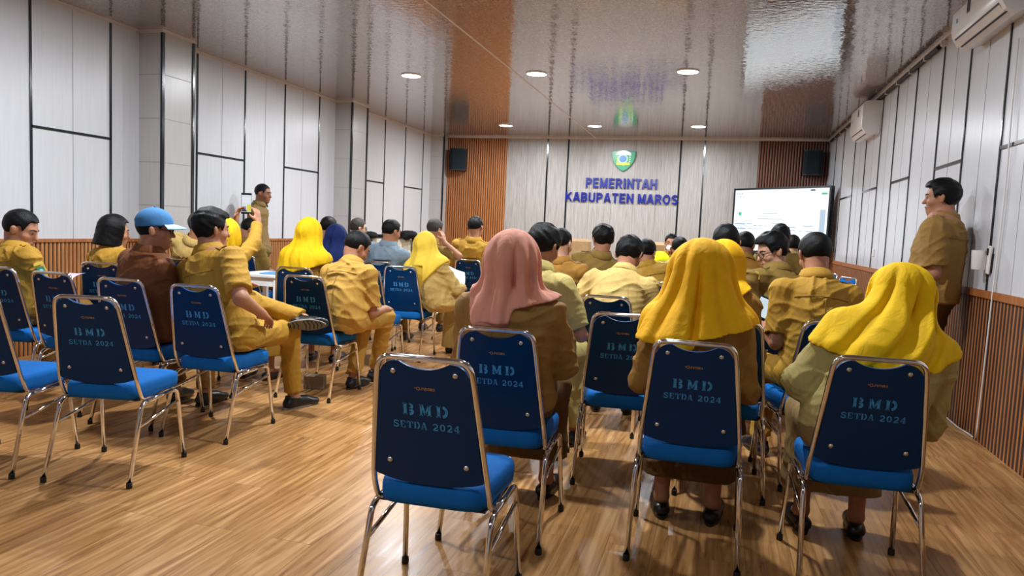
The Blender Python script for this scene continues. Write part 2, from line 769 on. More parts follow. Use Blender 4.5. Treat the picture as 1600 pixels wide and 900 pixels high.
def battens(p0, p1, z0, z1, pitch, width, depth, nrm_, mb, back=None):
    """half-round upright battens from p0 to p1"""
    p0, p1, n = np.array([*p0, 0.0]), np.array([*p1, 0.0]), np.array([*nrm_, 0.0])
    L = np.linalg.norm(p1 - p0)
    d = (p1 - p0) / L
    cnt = int(L / pitch)
    for i in range(cnt):
        c = p0 + d * (i + 0.5) * L / cnt
        prof = [(-width / 2, 0), (-width / 2 * 0.82, depth * 0.75), (-width / 5, depth), (width / 5, depth), (width / 2 * 0.82, depth * 0.75), (width / 2, 0)]
        vs = [c + d * a + n * b + np.array([0, 0, z]) for z in (z0, z1) for a, b in prof]
        k = len(prof)
        mb.add(vs, [(j, j + 1, j + 1 + k, j + k) for j in range(k - 1)])
    if back is not None:
        q = p0 + n * 0.004
        r = p1 + n * 0.004
        back.quad(q + [0, 0, z0], r + [0, 0, z0], r + [0, 0, z1], q + [0, 0, z1])


def cap_rail(mb, p0, p1, n, z, t=0.03, h=0.03):
    p0, p1, n = np.array([*p0, 0.0]), np.array([*p1, 0.0]), np.array([*n, 0.0])
    c = (p0 + p1) / 2 + n * t / 2
    d = p1 - p0
    sx = abs(d[0]) + abs(n[0]) * t
    sy = abs(d[1]) + abs(n[1]) * t
    mb.box(c + [0, 0, z], (sx, sy, h))


wb, wg, wc = MB(), MB(), MB()
segs = []
y0 = YF
for a, b in PILS:
    segs.append(((XL, y0), (XL, a), (1, 0)))
    segs.append(((XL, a), (XP, a), (0, -1)))
    segs.append(((XP, a), (XP, min(b, YB)), (1, 0)))
    if b < YB:
        segs.append(((XP, b), (XL, b), (0, 1)))
    y0 = b
for p0, p1, n in segs:
    battens(p0, p1, 0.0, ZW - 0.03, 0.042, 0.031, 0.014, n, wb, wg)
    cap_rail(wc, p0, p1, n, ZW - 0.012, 0.026, 0.03)
wb.build('wainscot_batten', m_slat_l, wall_l)
wg.build('wainscot_backing', m_gap, wall_l)
wc.build('wainscot_cap', m_slat_r, wall_l)

wr = MB().box((XR + 0.1, (YB + YF) / 2, ZC / 2), (0.2, YB - YF + 0.4, ZC))
wall_r = tag(struct(wr, 'wall_right', m_wall), 'white clad right wall with black strips')
tr, jn = MB(), MB()
vs_r = [4.78, 5.62, 6.427, 7.174, 8.062, 8.867, 9.61, 10.502, 11.338, 12.39, 3.95, 3.1, 13.2]
for y in vs_r:
    tr.box((XR - 0.003, y, (ZC + ZW) / 2), (0.012, 0.02, ZC - ZW))
for a, b in ((4.78, 5.62), (6.427, 7.174), (8.062, 8.867), (9.61, 10.502), (11.338, 12.39)):
    tr.box((XR - 0.003, (a + b) / 2, ZH - 0.01), (0.012, b - a, 0.024))
for y in (5.2, 6.03, 6.8, 7.62, 8.46, 9.24, 10.05, 10.92):
    jn.box((XR - 0.0005, y, (ZC + ZW) / 2), (0.003, 0.003, ZC - ZW))
tr.build('black_panel_strip', m_trim_black, wall_r)
jn.build('panel_joint', m_joint, wall_r)
wb, wg, wc = MB(), MB(), MB()
battens((XR, YF), (XR, YB), 0.0, ZW - 0.05, 0.058, 0.027, 0.007, (-1, 0), wb, wg)
cap_rail(wc, (XR, YF), (XR, YB), (-1, 0), ZW - 0.022, 0.022, 0.05)
wb.build('wainscot_batten', m_slat_r, wall_r)
wg.build('wainscot_backing', m_gap, wall_r)
wc.build('wainscot_cap', m_slat_r, wall_r)

bw = MB().box(((XL + XR) / 2, YB + 0.1, ZC / 2), (XR - XL + 0.4, 0.2, ZC))
wall_b = tag(struct(bw, 'wall_back', m_grain), 'grey wood grain end wall with the blue lettering')
bx = {k: at_y(px, 300, YB)[0] for k, px in dict(a=701, b=790, j1=853, j2=885, j3=1060, j4=1097, c=1181).items()}
tr, jn = MB(), MB()
for k in ('j1', 'j2', 'j3', 'j4'):
    tr.box((bx[k], YB - 0.002, ZC / 2), (0.03, 0.014, ZC))
for px in (822, 920, 955, 990, 1025, 1140):
    jn.box((at_y(px, 300, YB)[0], YB - 0.0005, ZC / 2), (0.006, 0.003, ZC))
tr.build('black_panel_strip', m_trim_black, wall_b)
jn.build('panel_joint', plain('dim joint', rgb(130, 124, 118), 0.5), wall_b)
for nm, x0, x1, m_ in (('fluted_panel', XP, bx['b'], m_slat_b), ('fluted_panel', bx['c'], XR, m_slat_d)):
    wb, wg = MB(), MB()
    battens((x0, YB - 0.02), (x1, YB - 0.02), 0.0, ZC, 0.046, 0.036, 0.018, (0, -1), wb, wg)
    wb.box(((x0 + x1) / 2, YB - 0.01, ZC / 2), (x1 - x0, 0.02, ZC))
    o = wb.build(nm, m_, wall_b)
    wg.build('flute_gap', m_gap, o)
rw = MB().box(((XL + XR) / 2, YF - 0.1, ZC / 2), (XR - XL + 0.4, 0.2, ZC))
struct(rw, 'wall_rear', m_wall)

# cornice strips
cs = MB()
h = 0.028
cs.box((XL + 0.012, (YB + YF) / 2, ZC - h / 2), (0.024, YB - YF, h))
cs.box((XR - 0.012, (YB + YF) / 2, ZC - h / 2), (0.024, YB - YF, h))
cs.box(((XL + XR) / 2, YB - 0.03, ZC - h / 2), (XR - XL, 0.06, h))
for a, b in PILS[:2]:
    cs.box((XP + 0.012, (a + b) / 2, ZC - h / 2), (0.024, b - a + 0.04, h))
    cs.box(((XL + XP) / 2, a - 0.012, ZC - h / 2), (XP - XL, 0.024, h))
    cs.box(((XL + XP) / 2, b + 0.012, ZC - h / 2), (XP - XL, 0.024, h))
cs.box(((XL + XP) / 2, PILS[2][0] - 0.012, ZC - h / 2), (XP - XL, 0.024, h))
o = tag(cs.build('trim_1', m_crown), 'slim white cornice strip around the ceiling edge', kind='structure')

# ------------------------------------------------------------------ ceiling downlights
m_glow = emis('lamp glow', (1.0, 0.98, 0.95, 1), GLOW)
m_ring = plain('white lamp ring', rgb(235, 232, 228), 0.4)
LX = (-3.76, -2.175, -0.455)
LY = (12.5, 8.38, 4.2, 0.1)
POW = (1.15, 1.25, 1.25, 0.35)
lights_seen = {(0, 0): 'round downlight at the far left of the ceiling, before the wood column',
               (1, 0): 'round downlight at the far end, middle one before the lettering wall',
               (2, 0): 'round downlight at the far end, nearest the screen',
               (0, 1): 'round downlight in the nearer row, the one nearest the left wall',
               (1, 1): 'round downlight in the nearer row, middle of the three',
               (2, 1): 'round downlight in the nearer row, the one nearest the right wall'}
for j, y in enumerate(LY):
    for i, x in enumerate(LX):
        if j <= 1:
            t = empty('ceiling_downlight', (x, y, ZC))
            tag(t, lights_seen[(i, j)], 'ceiling light', 'round ceiling downlights')
            ri = MB().lathe([(0.112, 0.0), (0.128, 0.0), (0.126, -0.010), (0.116, -0.013), (0.112, -0.006)], seg=32)
            ri.build('lamp_ring', m_ring, t, True, 40)
            MB().lathe([(0.0, -0.008), (0.07, -0.0085), (0.113, -0.006)], seg=32).build('diffuser', m_glow, t, True)
        ld = bpy.data.lights.new('downlight_lamp', 'AREA')
        ld.shape = 'DISK'
        ld.size = 0.13
        ld.energy = LAMP_W * POW[j]
        ld.color = LAMP_COL
        lo = bpy.data.objects.new('downlight_lamp', ld)
        COL.objects.link(lo)
        lo.location = (x, y, ZC - 0.03)

# ------------------------------------------------------------------ stackable banquet chairs
m_chrome = chrome('polished chair tube')
m_backp = plain('navy back panel', rgb(0, 44, 84), 0.32, 0.0, 0.2, 0.08, 6)
m_cush = fabric('bright blue upholstery', rgb(0, 92, 164), 0.85, 0.15, 500)
m_rub = plain('black rubber foot', rgb(16, 15, 15), 0.6)
m_screw = plain('steel screw', rgb(205, 203, 198), 0.25, 0.9)
m_paint = plain('faded blue stencil paint', rgb(58, 136, 188), 0.6, 0.0, 0.3, 0.3, 60)
m_gold = plain('gold transfer', rgb(196, 140, 66), 0.35, 0.3, 0.5, 0.2, 50)


def stroke(mb, pts, w, T, closed=False):
    """a flat pen stroke through pts (2-D), w wide"""
    P = [np.asarray(p, float) for p in pts]
    n = len(P)
    L, Rr = [], []
    for i in range(n):
        t = nrm(P[min(i + 1, n - 1)] - P[max(i - 1, 0)])
        nn = np.array([-t[1], t[0]])
        L.append(P[i] + nn * w / 2)
        Rr.append(P[i] - nn * w / 2)
    vs = [T(*p) for p in L] + [T(*p) for p in Rr]
    fs = [(i, i + 1, n + i + 1, n + i) for i in range(n - 1)]
    mb.add(vs, [f[::-1] for f in fs])


def arc(cx, cy, rx, ry, a0, a1, n=9):
    return [(cx + rx * math.cos(math.radians(a0 + (a1 - a0) * i / n)), cy + ry * math.sin(math.radians(a0 + (a1 - a0) * i / n))) for i in range(n + 1)]


# stencil slab letters in a box 1 wide, 1 high: (points, pen width)
GL = {
    'B': [([(0.20, 0), (0.20, 1)], .27), ([(0, .96), (.38, .96)], .1), ([(0, .04), (.38, .04)], .1),
          (arc(.55, .75, .25, .2, 85, -85), .22), (arc(.55, .26, .29, .21, 85, -85), .24)],
    'M': [([(.14, .0), (.14, 1)], .17), ([(.84, 0), (.84, 1)], .24), ([(.18, .98), (.5, .12)], .2), ([(.8, .98), (.5, .12)], .14),
          ([(0, .04), (.3, .04)], .1), ([(.66, .04), (1.02, .04)], .1), ([(0, .96), (.22, .96)], .1), ([(.8, .96), (1.02, .96)], .1)],
    'D': [([(0.20, 0), (0.20, 1)], .27), ([(0, .96), (.38, .96)], .1), ([(0, .04), (.38, .04)], .1), (arc(.5, .5, .37, .42, 82, -82, 12), .25)],
    'S': [(arc(.5, .73, .33, .2, 20, 180) + arc(.5, .73, .33, .2, 180, 250, 4) + [(.62, .47)] + arc(.5, .27, .34, .21, 60, -160, 10), .2), ([(.88, .68), (.88, .96)], .1), ([(.1, .04), (.1, .34)], .1)],
    'E': [([(0.22, 0), (0.22, 1)], .27), ([(0, .95), (.85, .95)], .12), ([(0, .05), (.88, .05)], .12), ([(.4, .5), (.66, .5)], .12), ([(.82, .66), (.82, .98)], .12), ([(.85, .02), (.85, .36)], .12)],
    'T': [([(.5, 0), (.5, .86)], .28), ([(.02, .94), (.42, .94)], .13), ([(.58, .94), (.98, .94)], .13), ([(.06, .66), (.06, .98)], .12), ([(.94, .66), (.94, .98)], .12), ([(.28, .04), (.72, .04)], .1)],
    'A': [([(.16, .04), (.44, .98)], .11), ([(.84, .04), (.52, .98)], .25), ([(.3, .32), (.62, .32)], .1), ([(0, .04), (.32, .04)], .1), ([(.64, .04), (1.04, .04)], .1)],
    '2': [(arc(.48, .66, .32, .27, 165, -30, 9) + [(.3, .22), (.14, .1)], .2), ([(.1, .08), (.9, .08)], .18), ([(.86, .04), (.86, .28)], .12)],
    '0': [(arc(.5, .5, .33, .42, 95, 265, 10), .22), (arc(.5, .5, .33, .42, -85, 85, 10), .22)],
    '4': [([(.66, 0), (.66, 1)], .24), ([(.6, .96), (.08, .34)], .11), ([(.06, .3), (.98, .3)], .13), ([(.46, .04), (.88, .04)], .1)],
    'F': [([(.2, 0), (.2, 1)], .26), ([(.1, .9), (.9, .9)], .2), ([(.1, .48), (.75, .48)], .18)],
    'U': [([(.18, 1), (.18, .3)] + arc(.5, .3, .32, .22, 180, 360) + [(.82, 1)], .24)],
    'R': [([(.2, 0), (.2, 1)], .26), (arc(.5, .7, .3, .21, 90, -90), .2), ([(.2, .91), (.5, .91)], .18), ([(.2, .49), (.5, .49)], .18), ([(.5, .48), (.88, .0)], .22)],
}


def write(mb, text, x0, x1, z0, z1, T, gap=0.25):
    n = sum(1.0 if c != ' ' else 0.6 for c in text) + gap * (len(text) - 1)
    w = (x1 - x0) / n
    x = x0
    for c in text:
        if c != ' ':
            for pts, pw in GL[c]:
                asp = (z1 - z0)
                stroke(mb, [(x + p[0] * w, z0 + p[1] * asp) for p in pts], pw * min(w, asp * 1.2), T)
            x += w * (1 + gap)
        else:
            x += w * (0.6 + gap)


def back_y(z):                    # plane of the back rest leans back towards the top
    return 0.006 + (0.845 - z) * 0.22


def make_chair():
    root = empty('banquet_chair', (0, 0, 0))
    hw = lambda z: 0.183 + (0.544 - z) * (0.183 - 0.155) / (0.845 - 0.544) * 1.0     # half width of the hoop
    # back hoop, one bent tube
    side = lambda s: [(s * hw(0.80), back_y(0.80), 0.80), (s * hw(0.44), back_y(0.44), 0.44)]
    pts = [(-0.185, 0.34, 0.392), (-0.192, 0.135, 0.388), (-hw(0.44), back_y(0.44), 0.47), (-hw(0.80), back_y(0.80), 0.80), (-hw(0.905) + 0.002, back_y(0.892), 0.891),
           (hw(0.905) - 0.002, back_y(0.892), 0.891), (hw(0.80), back_y(0.80), 0.80), (hw(0.44), back_y(0.44), 0.47), (0.192, 0.135, 0.388), (0.185, 0.34, 0.392)]
    path = bez(pts, [0.03, 0.05, 0.02, 0.062, 0.062, 0.02, 0.05, 0.03], 7)
    MB().tube(path, 0.0095, 12).build('back_frame', m_chrome, root, True)
    # back panel: thin navy shell with a dipped top edge and a rounded bottom
    top, n = [], 24
    xs = np.linspace(-1, 1, n + 1)

    def ztop(x):
        ax = abs(x)
        dip = 0.024 * max(0.0, 1 - (ax / 0.080) ** 2) ** 0.8
        cor = 0.062 - math.sqrt(max(0.062 ** 2 - max(0, ax - 0.088) ** 2, 0)) if ax > 0.088 else 0
        return 0.880 - dip - cor

    def zbot(x):
        return 0.468 + 0.030 * (abs(x) / 0.19) ** 2.5

    def panel_grid(off, bulge, nz=16):
        vs = []
        for i in range(nz + 1):
            for u in xs:
                x = u * 0.176
                for _ in range(3):
                    zt, zb = ztop(min(abs(x), 0.149)), zbot(x)
                    z = zb + (zt - zb) * i / nz
                    x = u * (hw(z) - 0.008)
                e = (1 - abs(u) ** 4) * (1 - abs(2 * i / nz - 1) ** 4)
                vs.append((x, back_y(z) + off + bulge * e, z))
        fs = [(i * (n + 1) + j, i * (n + 1) + j + 1, (i + 1) * (n + 1) + j + 1, (i + 1) * (n + 1) + j) for i in range(nz) for j in range(n)]
        return vs, fs

    mb = MB()
    vs, fs = panel_grid(-0.004, 0.0)
    vf, ff = panel_grid(0.006, 0.0)
    mb.add(vs, fs)
    mb.add(vf, [f[::-1] for f in ff])
    rim = [j for j in range(n + 1)] + [i * (n + 1) + n for i in range(1, 17)] + [16 * (n + 1) + j for j in range(n - 1, -1, -1)] + [i * (n + 1) for i in range(15, 0, -1)]
    N = len(vs)
    for a, b in zip(rim, rim[1:] + rim[:1]):
        mb.f.append((a, a + N, b + N, b))
    panel = mb.build('back_panel', m_backp, root, True, 50)
    panel['label'] = 'navy back shell with stencilled lettering'
    mb = MB()
    vs, fs = panel_grid(0.007, 0.0)
    vf, ff = panel_grid(0.012, 0.03)
    mb.add(vs, fs)
    mb.add(vf, [f[::-1] for f in ff])
    for a, b in zip(rim, rim[1:] + rim[:1]):
        mb.f.append((a, a + N, b + N, b))
    mb.build('back_cushion', m_cush, root, True, 60)
    T = lambda x, z: np.array([x, back_y(z) - 0.0055, z])
    for sx, z in ((0.100, 0.845), (-0.100, 0.845), (0.127, 0.544), (-0.127, 0.544)):
        R = rotx(PI / 2 + 0.21)
        MB().lathe([(0.0, 0.0045), (0.004, 0.0042), (0.0085, 0.002), (0.0092, -0.001)], T(sx, z), 14, R).build('screw', m_screw, panel, True)
    mb = MB()
    write(mb, 'BMD', -0.074, 0.074, 0.706, 0.743, T, 0.42)
    write(mb, 'SETDA 2024', -0.108, 0.110, 0.660, 0.684, T, 0.16)
    mb.build('stencil_lettering', m_paint, panel)
    mb = MB()
    write(mb, 'FUTURA', -0.010, 0.034, 0.790, 0.799, T, 0.12)
    ring = arc(-0.0205, 0.7945, 0.0048, 0.0048, 0, 360, 16)
    stroke(mb, ring, 0.0018, T)
    stroke(mb, [(-0.032, 0.7955), (-0.027, 0.7955)], 0.0022, T)
    stroke(mb, [(-0.0165, 0.7915), (-0.012, 0.7915)], 0.0018, T)
    mb.build('maker_emblem', m_gold, panel)
    # seat cushion: rounded pad
    mb = MB()
    prof = []
    cx, cy = 0.0, 0.29
    hx, hy = 0.205, 0.205
    rings = [(0.392, 0.93), (0.396, 0.985), (0.42, 1.0), (0.445, 1.0), (0.462, 0.975), (0.470, 0.92), (0.476, 0.75), (0.479, 0.4)]
    m = 40
    vs, fs = [], []
    for z, s in rings:
        for k in range(m):
            a = 2 * PI * k / m
            e = 0.30
            c, sn = math.cos(a), math.sin(a)
            x = math.copysign(abs(c) ** e, c) * hx * s
            y = math.copysign(abs(sn) ** e, sn) * hy * s
            tap = 0.94 + 0.06 * (y / hy)
            vs.append((cx + x * tap, cy + y, z))
    for i in range(len(rings) - 1):
        for k in range(m):
            a, b = i * m + k, i * m + (k + 1) % m
            fs.append((a, b, b + m, a + m))
    fs.append(tuple(range(m))[::-1])
    fs.append(tuple((len(rings) - 1) * m + k for k in range(m)))
    MB().add(vs, fs).build('seat', m_cush, root, True, 70)
    for s in (-1, 1):
        # front and rear leg with the rail between them, bent from one tube: split where they can be told apart
        rear = bez([(s * 0.211, 0.0, 0.012), (s * 0.203, 0.112, 0.366), (s * 0.203, 0.165, 0.378)], 0.045, 8)
        front = bez([(s * 0.222, 0.478, 0.012), (s * 0.206, 0.428, 0.375), (s * 0.204, 0.38, 0.381)], 0.05, 8)
        for path, foot in ((rear, (0.211, 0.0)), (front, (0.222, 0.478))):
            lg = MB().tube(path, 0.0105, 12).build('leg', m_chrome, root, True)
            MB().lathe([(0.0, 0.0), (0.0128, 0.0), (0.0138, 0.004), (0.0132, 0.026), (0.0100, 0.027)], (s * foot[0], foot[1], 0.0), 14).build('rubber_foot', m_rub, lg, True, 40)
        MB().tube([(s * 0.203, 0.160, 0.378), (s * 0.204, 0.39, 0.381)], 0.0105, 12).build('seat_rail', m_chrome, root, True)
        MB().tube([(s * 0.205, 0.083, 0.268), (s * 0.209, 0.438, 0.318)], 0.0085, 10).build('stretcher', m_chrome, root, True)
    MB().box((0, 0.30, 0.389), (0.36, 0.36, 0.006)).build('seat_board', m_rub, root)
    return root


proto = make_chair()
KIDS = {}


def index_kids(root):
    stack = [root]
    while stack:
        o = stack.pop()
        KIDS[o.name] = list(o.children)
        stack.extend(o.children)


index_kids(proto)

CHAIRS = [  # name, x, y, turn, label
    ('C13', -0.834, 2.021, 0.041, 'empty blue chair nearest the camera, front centre, free seat'),
    ('C14', -0.826, 2.742, 0.044, 'blue chair under the woman in the dusty pink headscarf'),
    ('C18', -0.063, 2.830, 0.007, 'blue chair under the woman in the long tented yellow headscarf, centre right'),
    ('C21', 0.576, 2.808, 0.039, 'blue chair under the woman in yellow by the right wall'),
    ('C2', -2.790, 2.674, 0.210, 'empty blue chair on the left whose bright seat and stencilled back both show whole'),
    ('C1', -3.370, 2.560, 0.240, 'empty blue chair cut by the left edge of the photo, bright seat'),
    ('C1b', -4.538, 3.626, 0.217, 'blue chair behind the man at the left edge with short black hair'),
    ('C3', -3.979, 3.561, 0.020, 'empty blue chair right of the man at the left edge'),
    ('C4', -4.510, 4.460, 0.250, 'blue chair under the woman with bobbed black hair'),
    ('C5', -3.384, 3.489, 0.064, 'blue chair under the man in the pale blue cap'),
    ('C6', -2.829, 3.447, 0.054, 'blue chair under the man with one ankle on his knee'),
    ('C7', -2.805, 4.539, 0.042, 'blue chair left of the bent young man in mustard, above the raised shoe'),
    ('C8', -3.347, 5.261, 0.150, 'blue chair under the woman in the bright yellow scarf next to the navy scarf'),
    ('C9', -2.846, 6.247, 0.104, 'blue chair beside the woman in the lemon scarf, lettered back in full view'),
    ('C10', -2.900, 5.600, 0.080, 'empty blue chair with a sheet of paper on its seat'),
    ('C11', -3.342, 6.774, 0.132, 'blue chair under the man in the grey shirt'),
    ('C12', -2.927, 8.370, 0.100, 'blue chair under the man before the wood column'),
    ('C15', -0.434, 3.617, 0.066, 'empty blue chair just behind the tented yellow scarf, left of it'),
    ('C16', -0.664, 4.571, 0.021, 'blue chair under the stooping man in the pale khaki shirt'),
    ('C17', -1.190, 5.472, 0.050, 'blue chair under the man with shaved sides and brown shirt'),
    ('C19', 0.075, 3.668, 0.059, 'blue chair under the woman whose yellow scarf half hides behind the tented one'),
    ('C20', 0.590, 3.980, 0.250, 'blue chair under the man reading his phone'),
    ('C4b', -4.640, 5.380, 0.200, 'blue chair under the man hidden behind the cross-legged man'),
    ('C6b', -3.480, 4.360, 0.050, 'blue chair under the woman taking a photo'),
    ('C7b', -4.880, 6.640, 0.150, 'blue chair under the man looking down below the raised phone'),
    ('C10a', -3.760, 6.330, 0.120, 'blue chair under the navy headscarf'),
    ('C10b', -4.370, 7.100, 0.120, 'blue chair under the dark haired person left of the navy headscarf'),
    ('C11b', -4.330, 7.980, 0.120, 'blue chair under the greying man with glasses near the left wall'),
    ('C16b', -3.270, 7.620, 0.100, 'blue chair under the man touching his face'),
    ('C19b', -0.990, 3.640, 0.020, 'blue chair under the man in pale khaki beside the pink scarf'),
    ('C21b', -1.130, 6.380, 0.030, 'blue chair under the olive man looking left'),
    ('C23b', -0.440, 6.330, 0.030, 'blue chair under the man in mustard just beyond the stooping one'),
    ('C24b', -0.380, 7.200, 0.030, 'blue chair under the man before the bright lime scarf'),
    ('C24c', -0.640, 8.350, 0.030, 'blue chair under the lime scarf'),
    ('C27b', -0.040, 4.600, 0.030, 'blue chair under the close-cropped man behind the yellow scarves'),
    ('C28b', 0.230, 6.300, 0.030, 'blue chair under the dark man before the screen corner'),
    ('C28c', 0.560, 7.100, 0.030, 'blue chair under the dark haired person before the screen'),
    ('C28d', 0.780, 7.900, 0.030, 'blue chair under the khaki person nearest the screen'),
    ('C29b', 0.500, 5.170, 0.350, 'blue chair under the man in glasses who turns round'),
    ('C22', 1.500, 9.380, 2.050, 'small blue chair back by the right wall, nearer of the two there'),
    ('C23', 1.420, 10.280, 2.050, 'small blue chair back by the right wall, farther of the two there'),
]
CH = {}
for i, (nm, x, y, t, lab) in enumerate(CHAIRS):
    o = proto if i == 0 else copy_tree(proto, None, KIDS)
    o.location = (x, y, 0)
    o.rotation_euler = (0, 0, t)
    tag(o, lab, 'chair', 'blue banquet chairs in rows')
    CH[nm] = (x, y, t)

# ------------------------------------------------------------------ people
m_skin = [None] * 3
for i, c in enumerate((rgb(166, 116, 88), rgb(138, 92, 68), rgb(188, 142, 116))):
    t = NT('skin tone')
    t.set(Roughness=0.5)
    t.b.inputs['Specular IOR Level'].default_value = 0.35
    n = t.noise(t.coords(), 28, 3)
    t.l(t.ramp(n, [(0.3, mix(c, 0.92)), (0.7, mix(c, 1.06))]), t.b.inputs['Base Color'])
    m_skin[i] = t.m
def hair_mat_(name, c, rough):
    t = NT(name)
    t.set(Roughness=rough)
    t.b.inputs['Specular IOR Level'].default_value = 0.18
    v = t.coords((1, 1, 0.35))
    n = t.noise(v, 190, 3, 0.6)
    t.l(t.ramp(n, [(0.3, mix(c, 0.55)), (0.7, mix(c, 1.5))]), t.b.inputs['Base Color'])
    b1 = t.bump(n, 0.6, 0.004)
    t.bump(t.noise(v, 70, 3, 0.6, 1.0), 0.3, 0.006, b1)
    return t.m


m_hair = hair_mat_('black hair', rgb(9, 9, 10), 0.5)
m_hair_g = hair_mat_('greying hair', rgb(62, 58, 54), 0.6)
m_brow = plain('dark brow', rgb(22, 17, 15), 0.6)
m_lip = plain('lips', rgb(140, 78, 66), 0.5)
m_eye = plain('eye', rgb(28, 20, 18), 0.2)
m_shoe = plain('black shoe leather', rgb(15, 15, 16), 0.35)
m_sole = plain('grey rubber sole', rgb(112, 108, 98), 0.7)
m_white = plain('white paper', rgb(236, 238, 240), 0.6)
m_glass_rim = plain('dark spectacle rim', rgb(24, 20, 20), 0.3)
FAB = {
    'mustard': (168, 128, 44), 'mustard2': (178, 138, 62), 'khaki': (190, 162, 96), 'olive': (132, 106, 50), 'brown_gold': (150, 108, 44),
    'tan': (146, 112, 58), 'pale': (176, 160, 96), 'brown': (112, 66, 36), 'grey': (124, 142, 156), 'khaki_dark': (128, 104, 62),
    'yellow': (234, 188, 4), 'yellow2': (216, 174, 6), 'amber': (232, 174, 10), 'lemon': (224, 190, 66), 'pink': (214, 148, 126), 'navy': (16, 32, 84), 'lime': (226, 232, 20),
    'jet': (18, 18, 20), 'trouser_brown': (120, 84, 34), 'skirt_brown': (92, 66, 30),
}


def fab(k):
    return mat('cloth ' + k, fabric, rgb(*FAB[k]), 0.78, 0.30 if k in ('yellow', 'yellow2', 'amber', 'lemon', 'pink', 'navy', 'lime') else 0.42, 320)


def ik(S, H, l1, l2, hint):
    S, H = np.asarray(S, float), np.asarray(H, float)
    d = np.linalg.norm(H - S)
    n = (H - S) / (d + 1e-9)
    if d > (l1 + l2) * 0.985:
        d = (l1 + l2) * 0.985
        H = S + n * d
    d = max(d, abs(l1 - l2) + 0.03)
    a = (l1 * l1 - l2 * l2 + d * d) / (2 * d)
    h = math.sqrt(max(l1 * l1 - a * a, 0))
    hp = np.asarray(hint, float)
    hp = nrm(hp - n * (hp @ n))
    return S + n * a + hp * h, H


def hand_prims(W, dirv, palm_n, curl=0.5, s=1.0, thumb=1):
    """palm with four fingers and a thumb; W wrist, dirv along the hand, palm_n out of the palm"""
    d = nrm(dirv)
    n = nrm(np.asarray(palm_n, float) - d * (np.asarray(palm_n, float) @ d))
    x = np.cross(d, n) * thumb                       # towards the thumb
    P = []
    R = np.stack([x, d, n], 1)
    c = W + d * 0.048 * s
    P.append(E_(c, np.array([0.040, 0.052, 0.0165]) * s, R, 0.012))
    P.append(K_(W - d * 0.03, W + d * 0.02, 0.026 * s, 0.026 * s, 0.015))
    for i, (off, L) in enumerate(((0.028, 0.072), (0.010, 0.080), (-0.009, 0.074), (-0.027, 0.058))):
        b = W + d * 0.088 * s + x * off * s
        a1 = curl * 0.9
        d1 = d * math.cos(a1) + n * math.sin(a1)
        m1 = b + d1 * L * 0.5 * s
        a2 = curl * 2.2
        d2 = d * math.cos(a2) + n * math.sin(a2)
        m2 = m1 + d2 * L * 0.55 * s
        P.append(K_(b, m1, 0.0092 * s, 0.0085 * s, 0.006))
        P.append(K_(m1, m2, 0.0085 * s, 0.0070 * s, 0.004))
    tb = W + d * 0.030 * s + x * 0.026 * s
    t1 = tb + (d * 0.6 + x * 0.75 + n * 0.35) * 0.036 * s
    t2 = t1 + (d * 0.85 + x * 0.15 + n * (0.3 + curl * 0.5)) * 0.030 * s
    P.append(K_(tb, t1, 0.0135 * s, 0.0105 * s, 0.012))
    P.append(K_(t1, t2, 0.0105 * s, 0.0085 * s, 0.004))
    return P


def fold_noise(p, s, ph):
    x, y, z = p[:, 0] * s, p[:, 1] * s, p[:, 2] * s
    w1 = np.sin(z * 11 + 2.1 * np.sin(x * 9 + ph) + ph)
    w2 = np.sin(x * 13 - y * 8 + 1.7 * np.sin(z * 8 + ph * 1.3))
    a = np.sin(x * 16 + z * 15 + 2.2 * w1 + ph)
    b = np.sin(z * 27 - x * 14 + y * 10 + 1.8 * w2 + ph * 3)
    c = np.sin(z * 46 + x * 22 * w2 + 2.0 * w1 + ph * 5)
    r = (1 - np.abs(a)) ** 2 * 0.75 * (0.5 + 0.5 * w2) + (1 - np.abs(b)) ** 2 * 0.5 * (0.5 + 0.5 * w1) + (1 - np.abs(c)) ** 2 * 0.22
    return r - 0.30


N_FIG = [0]


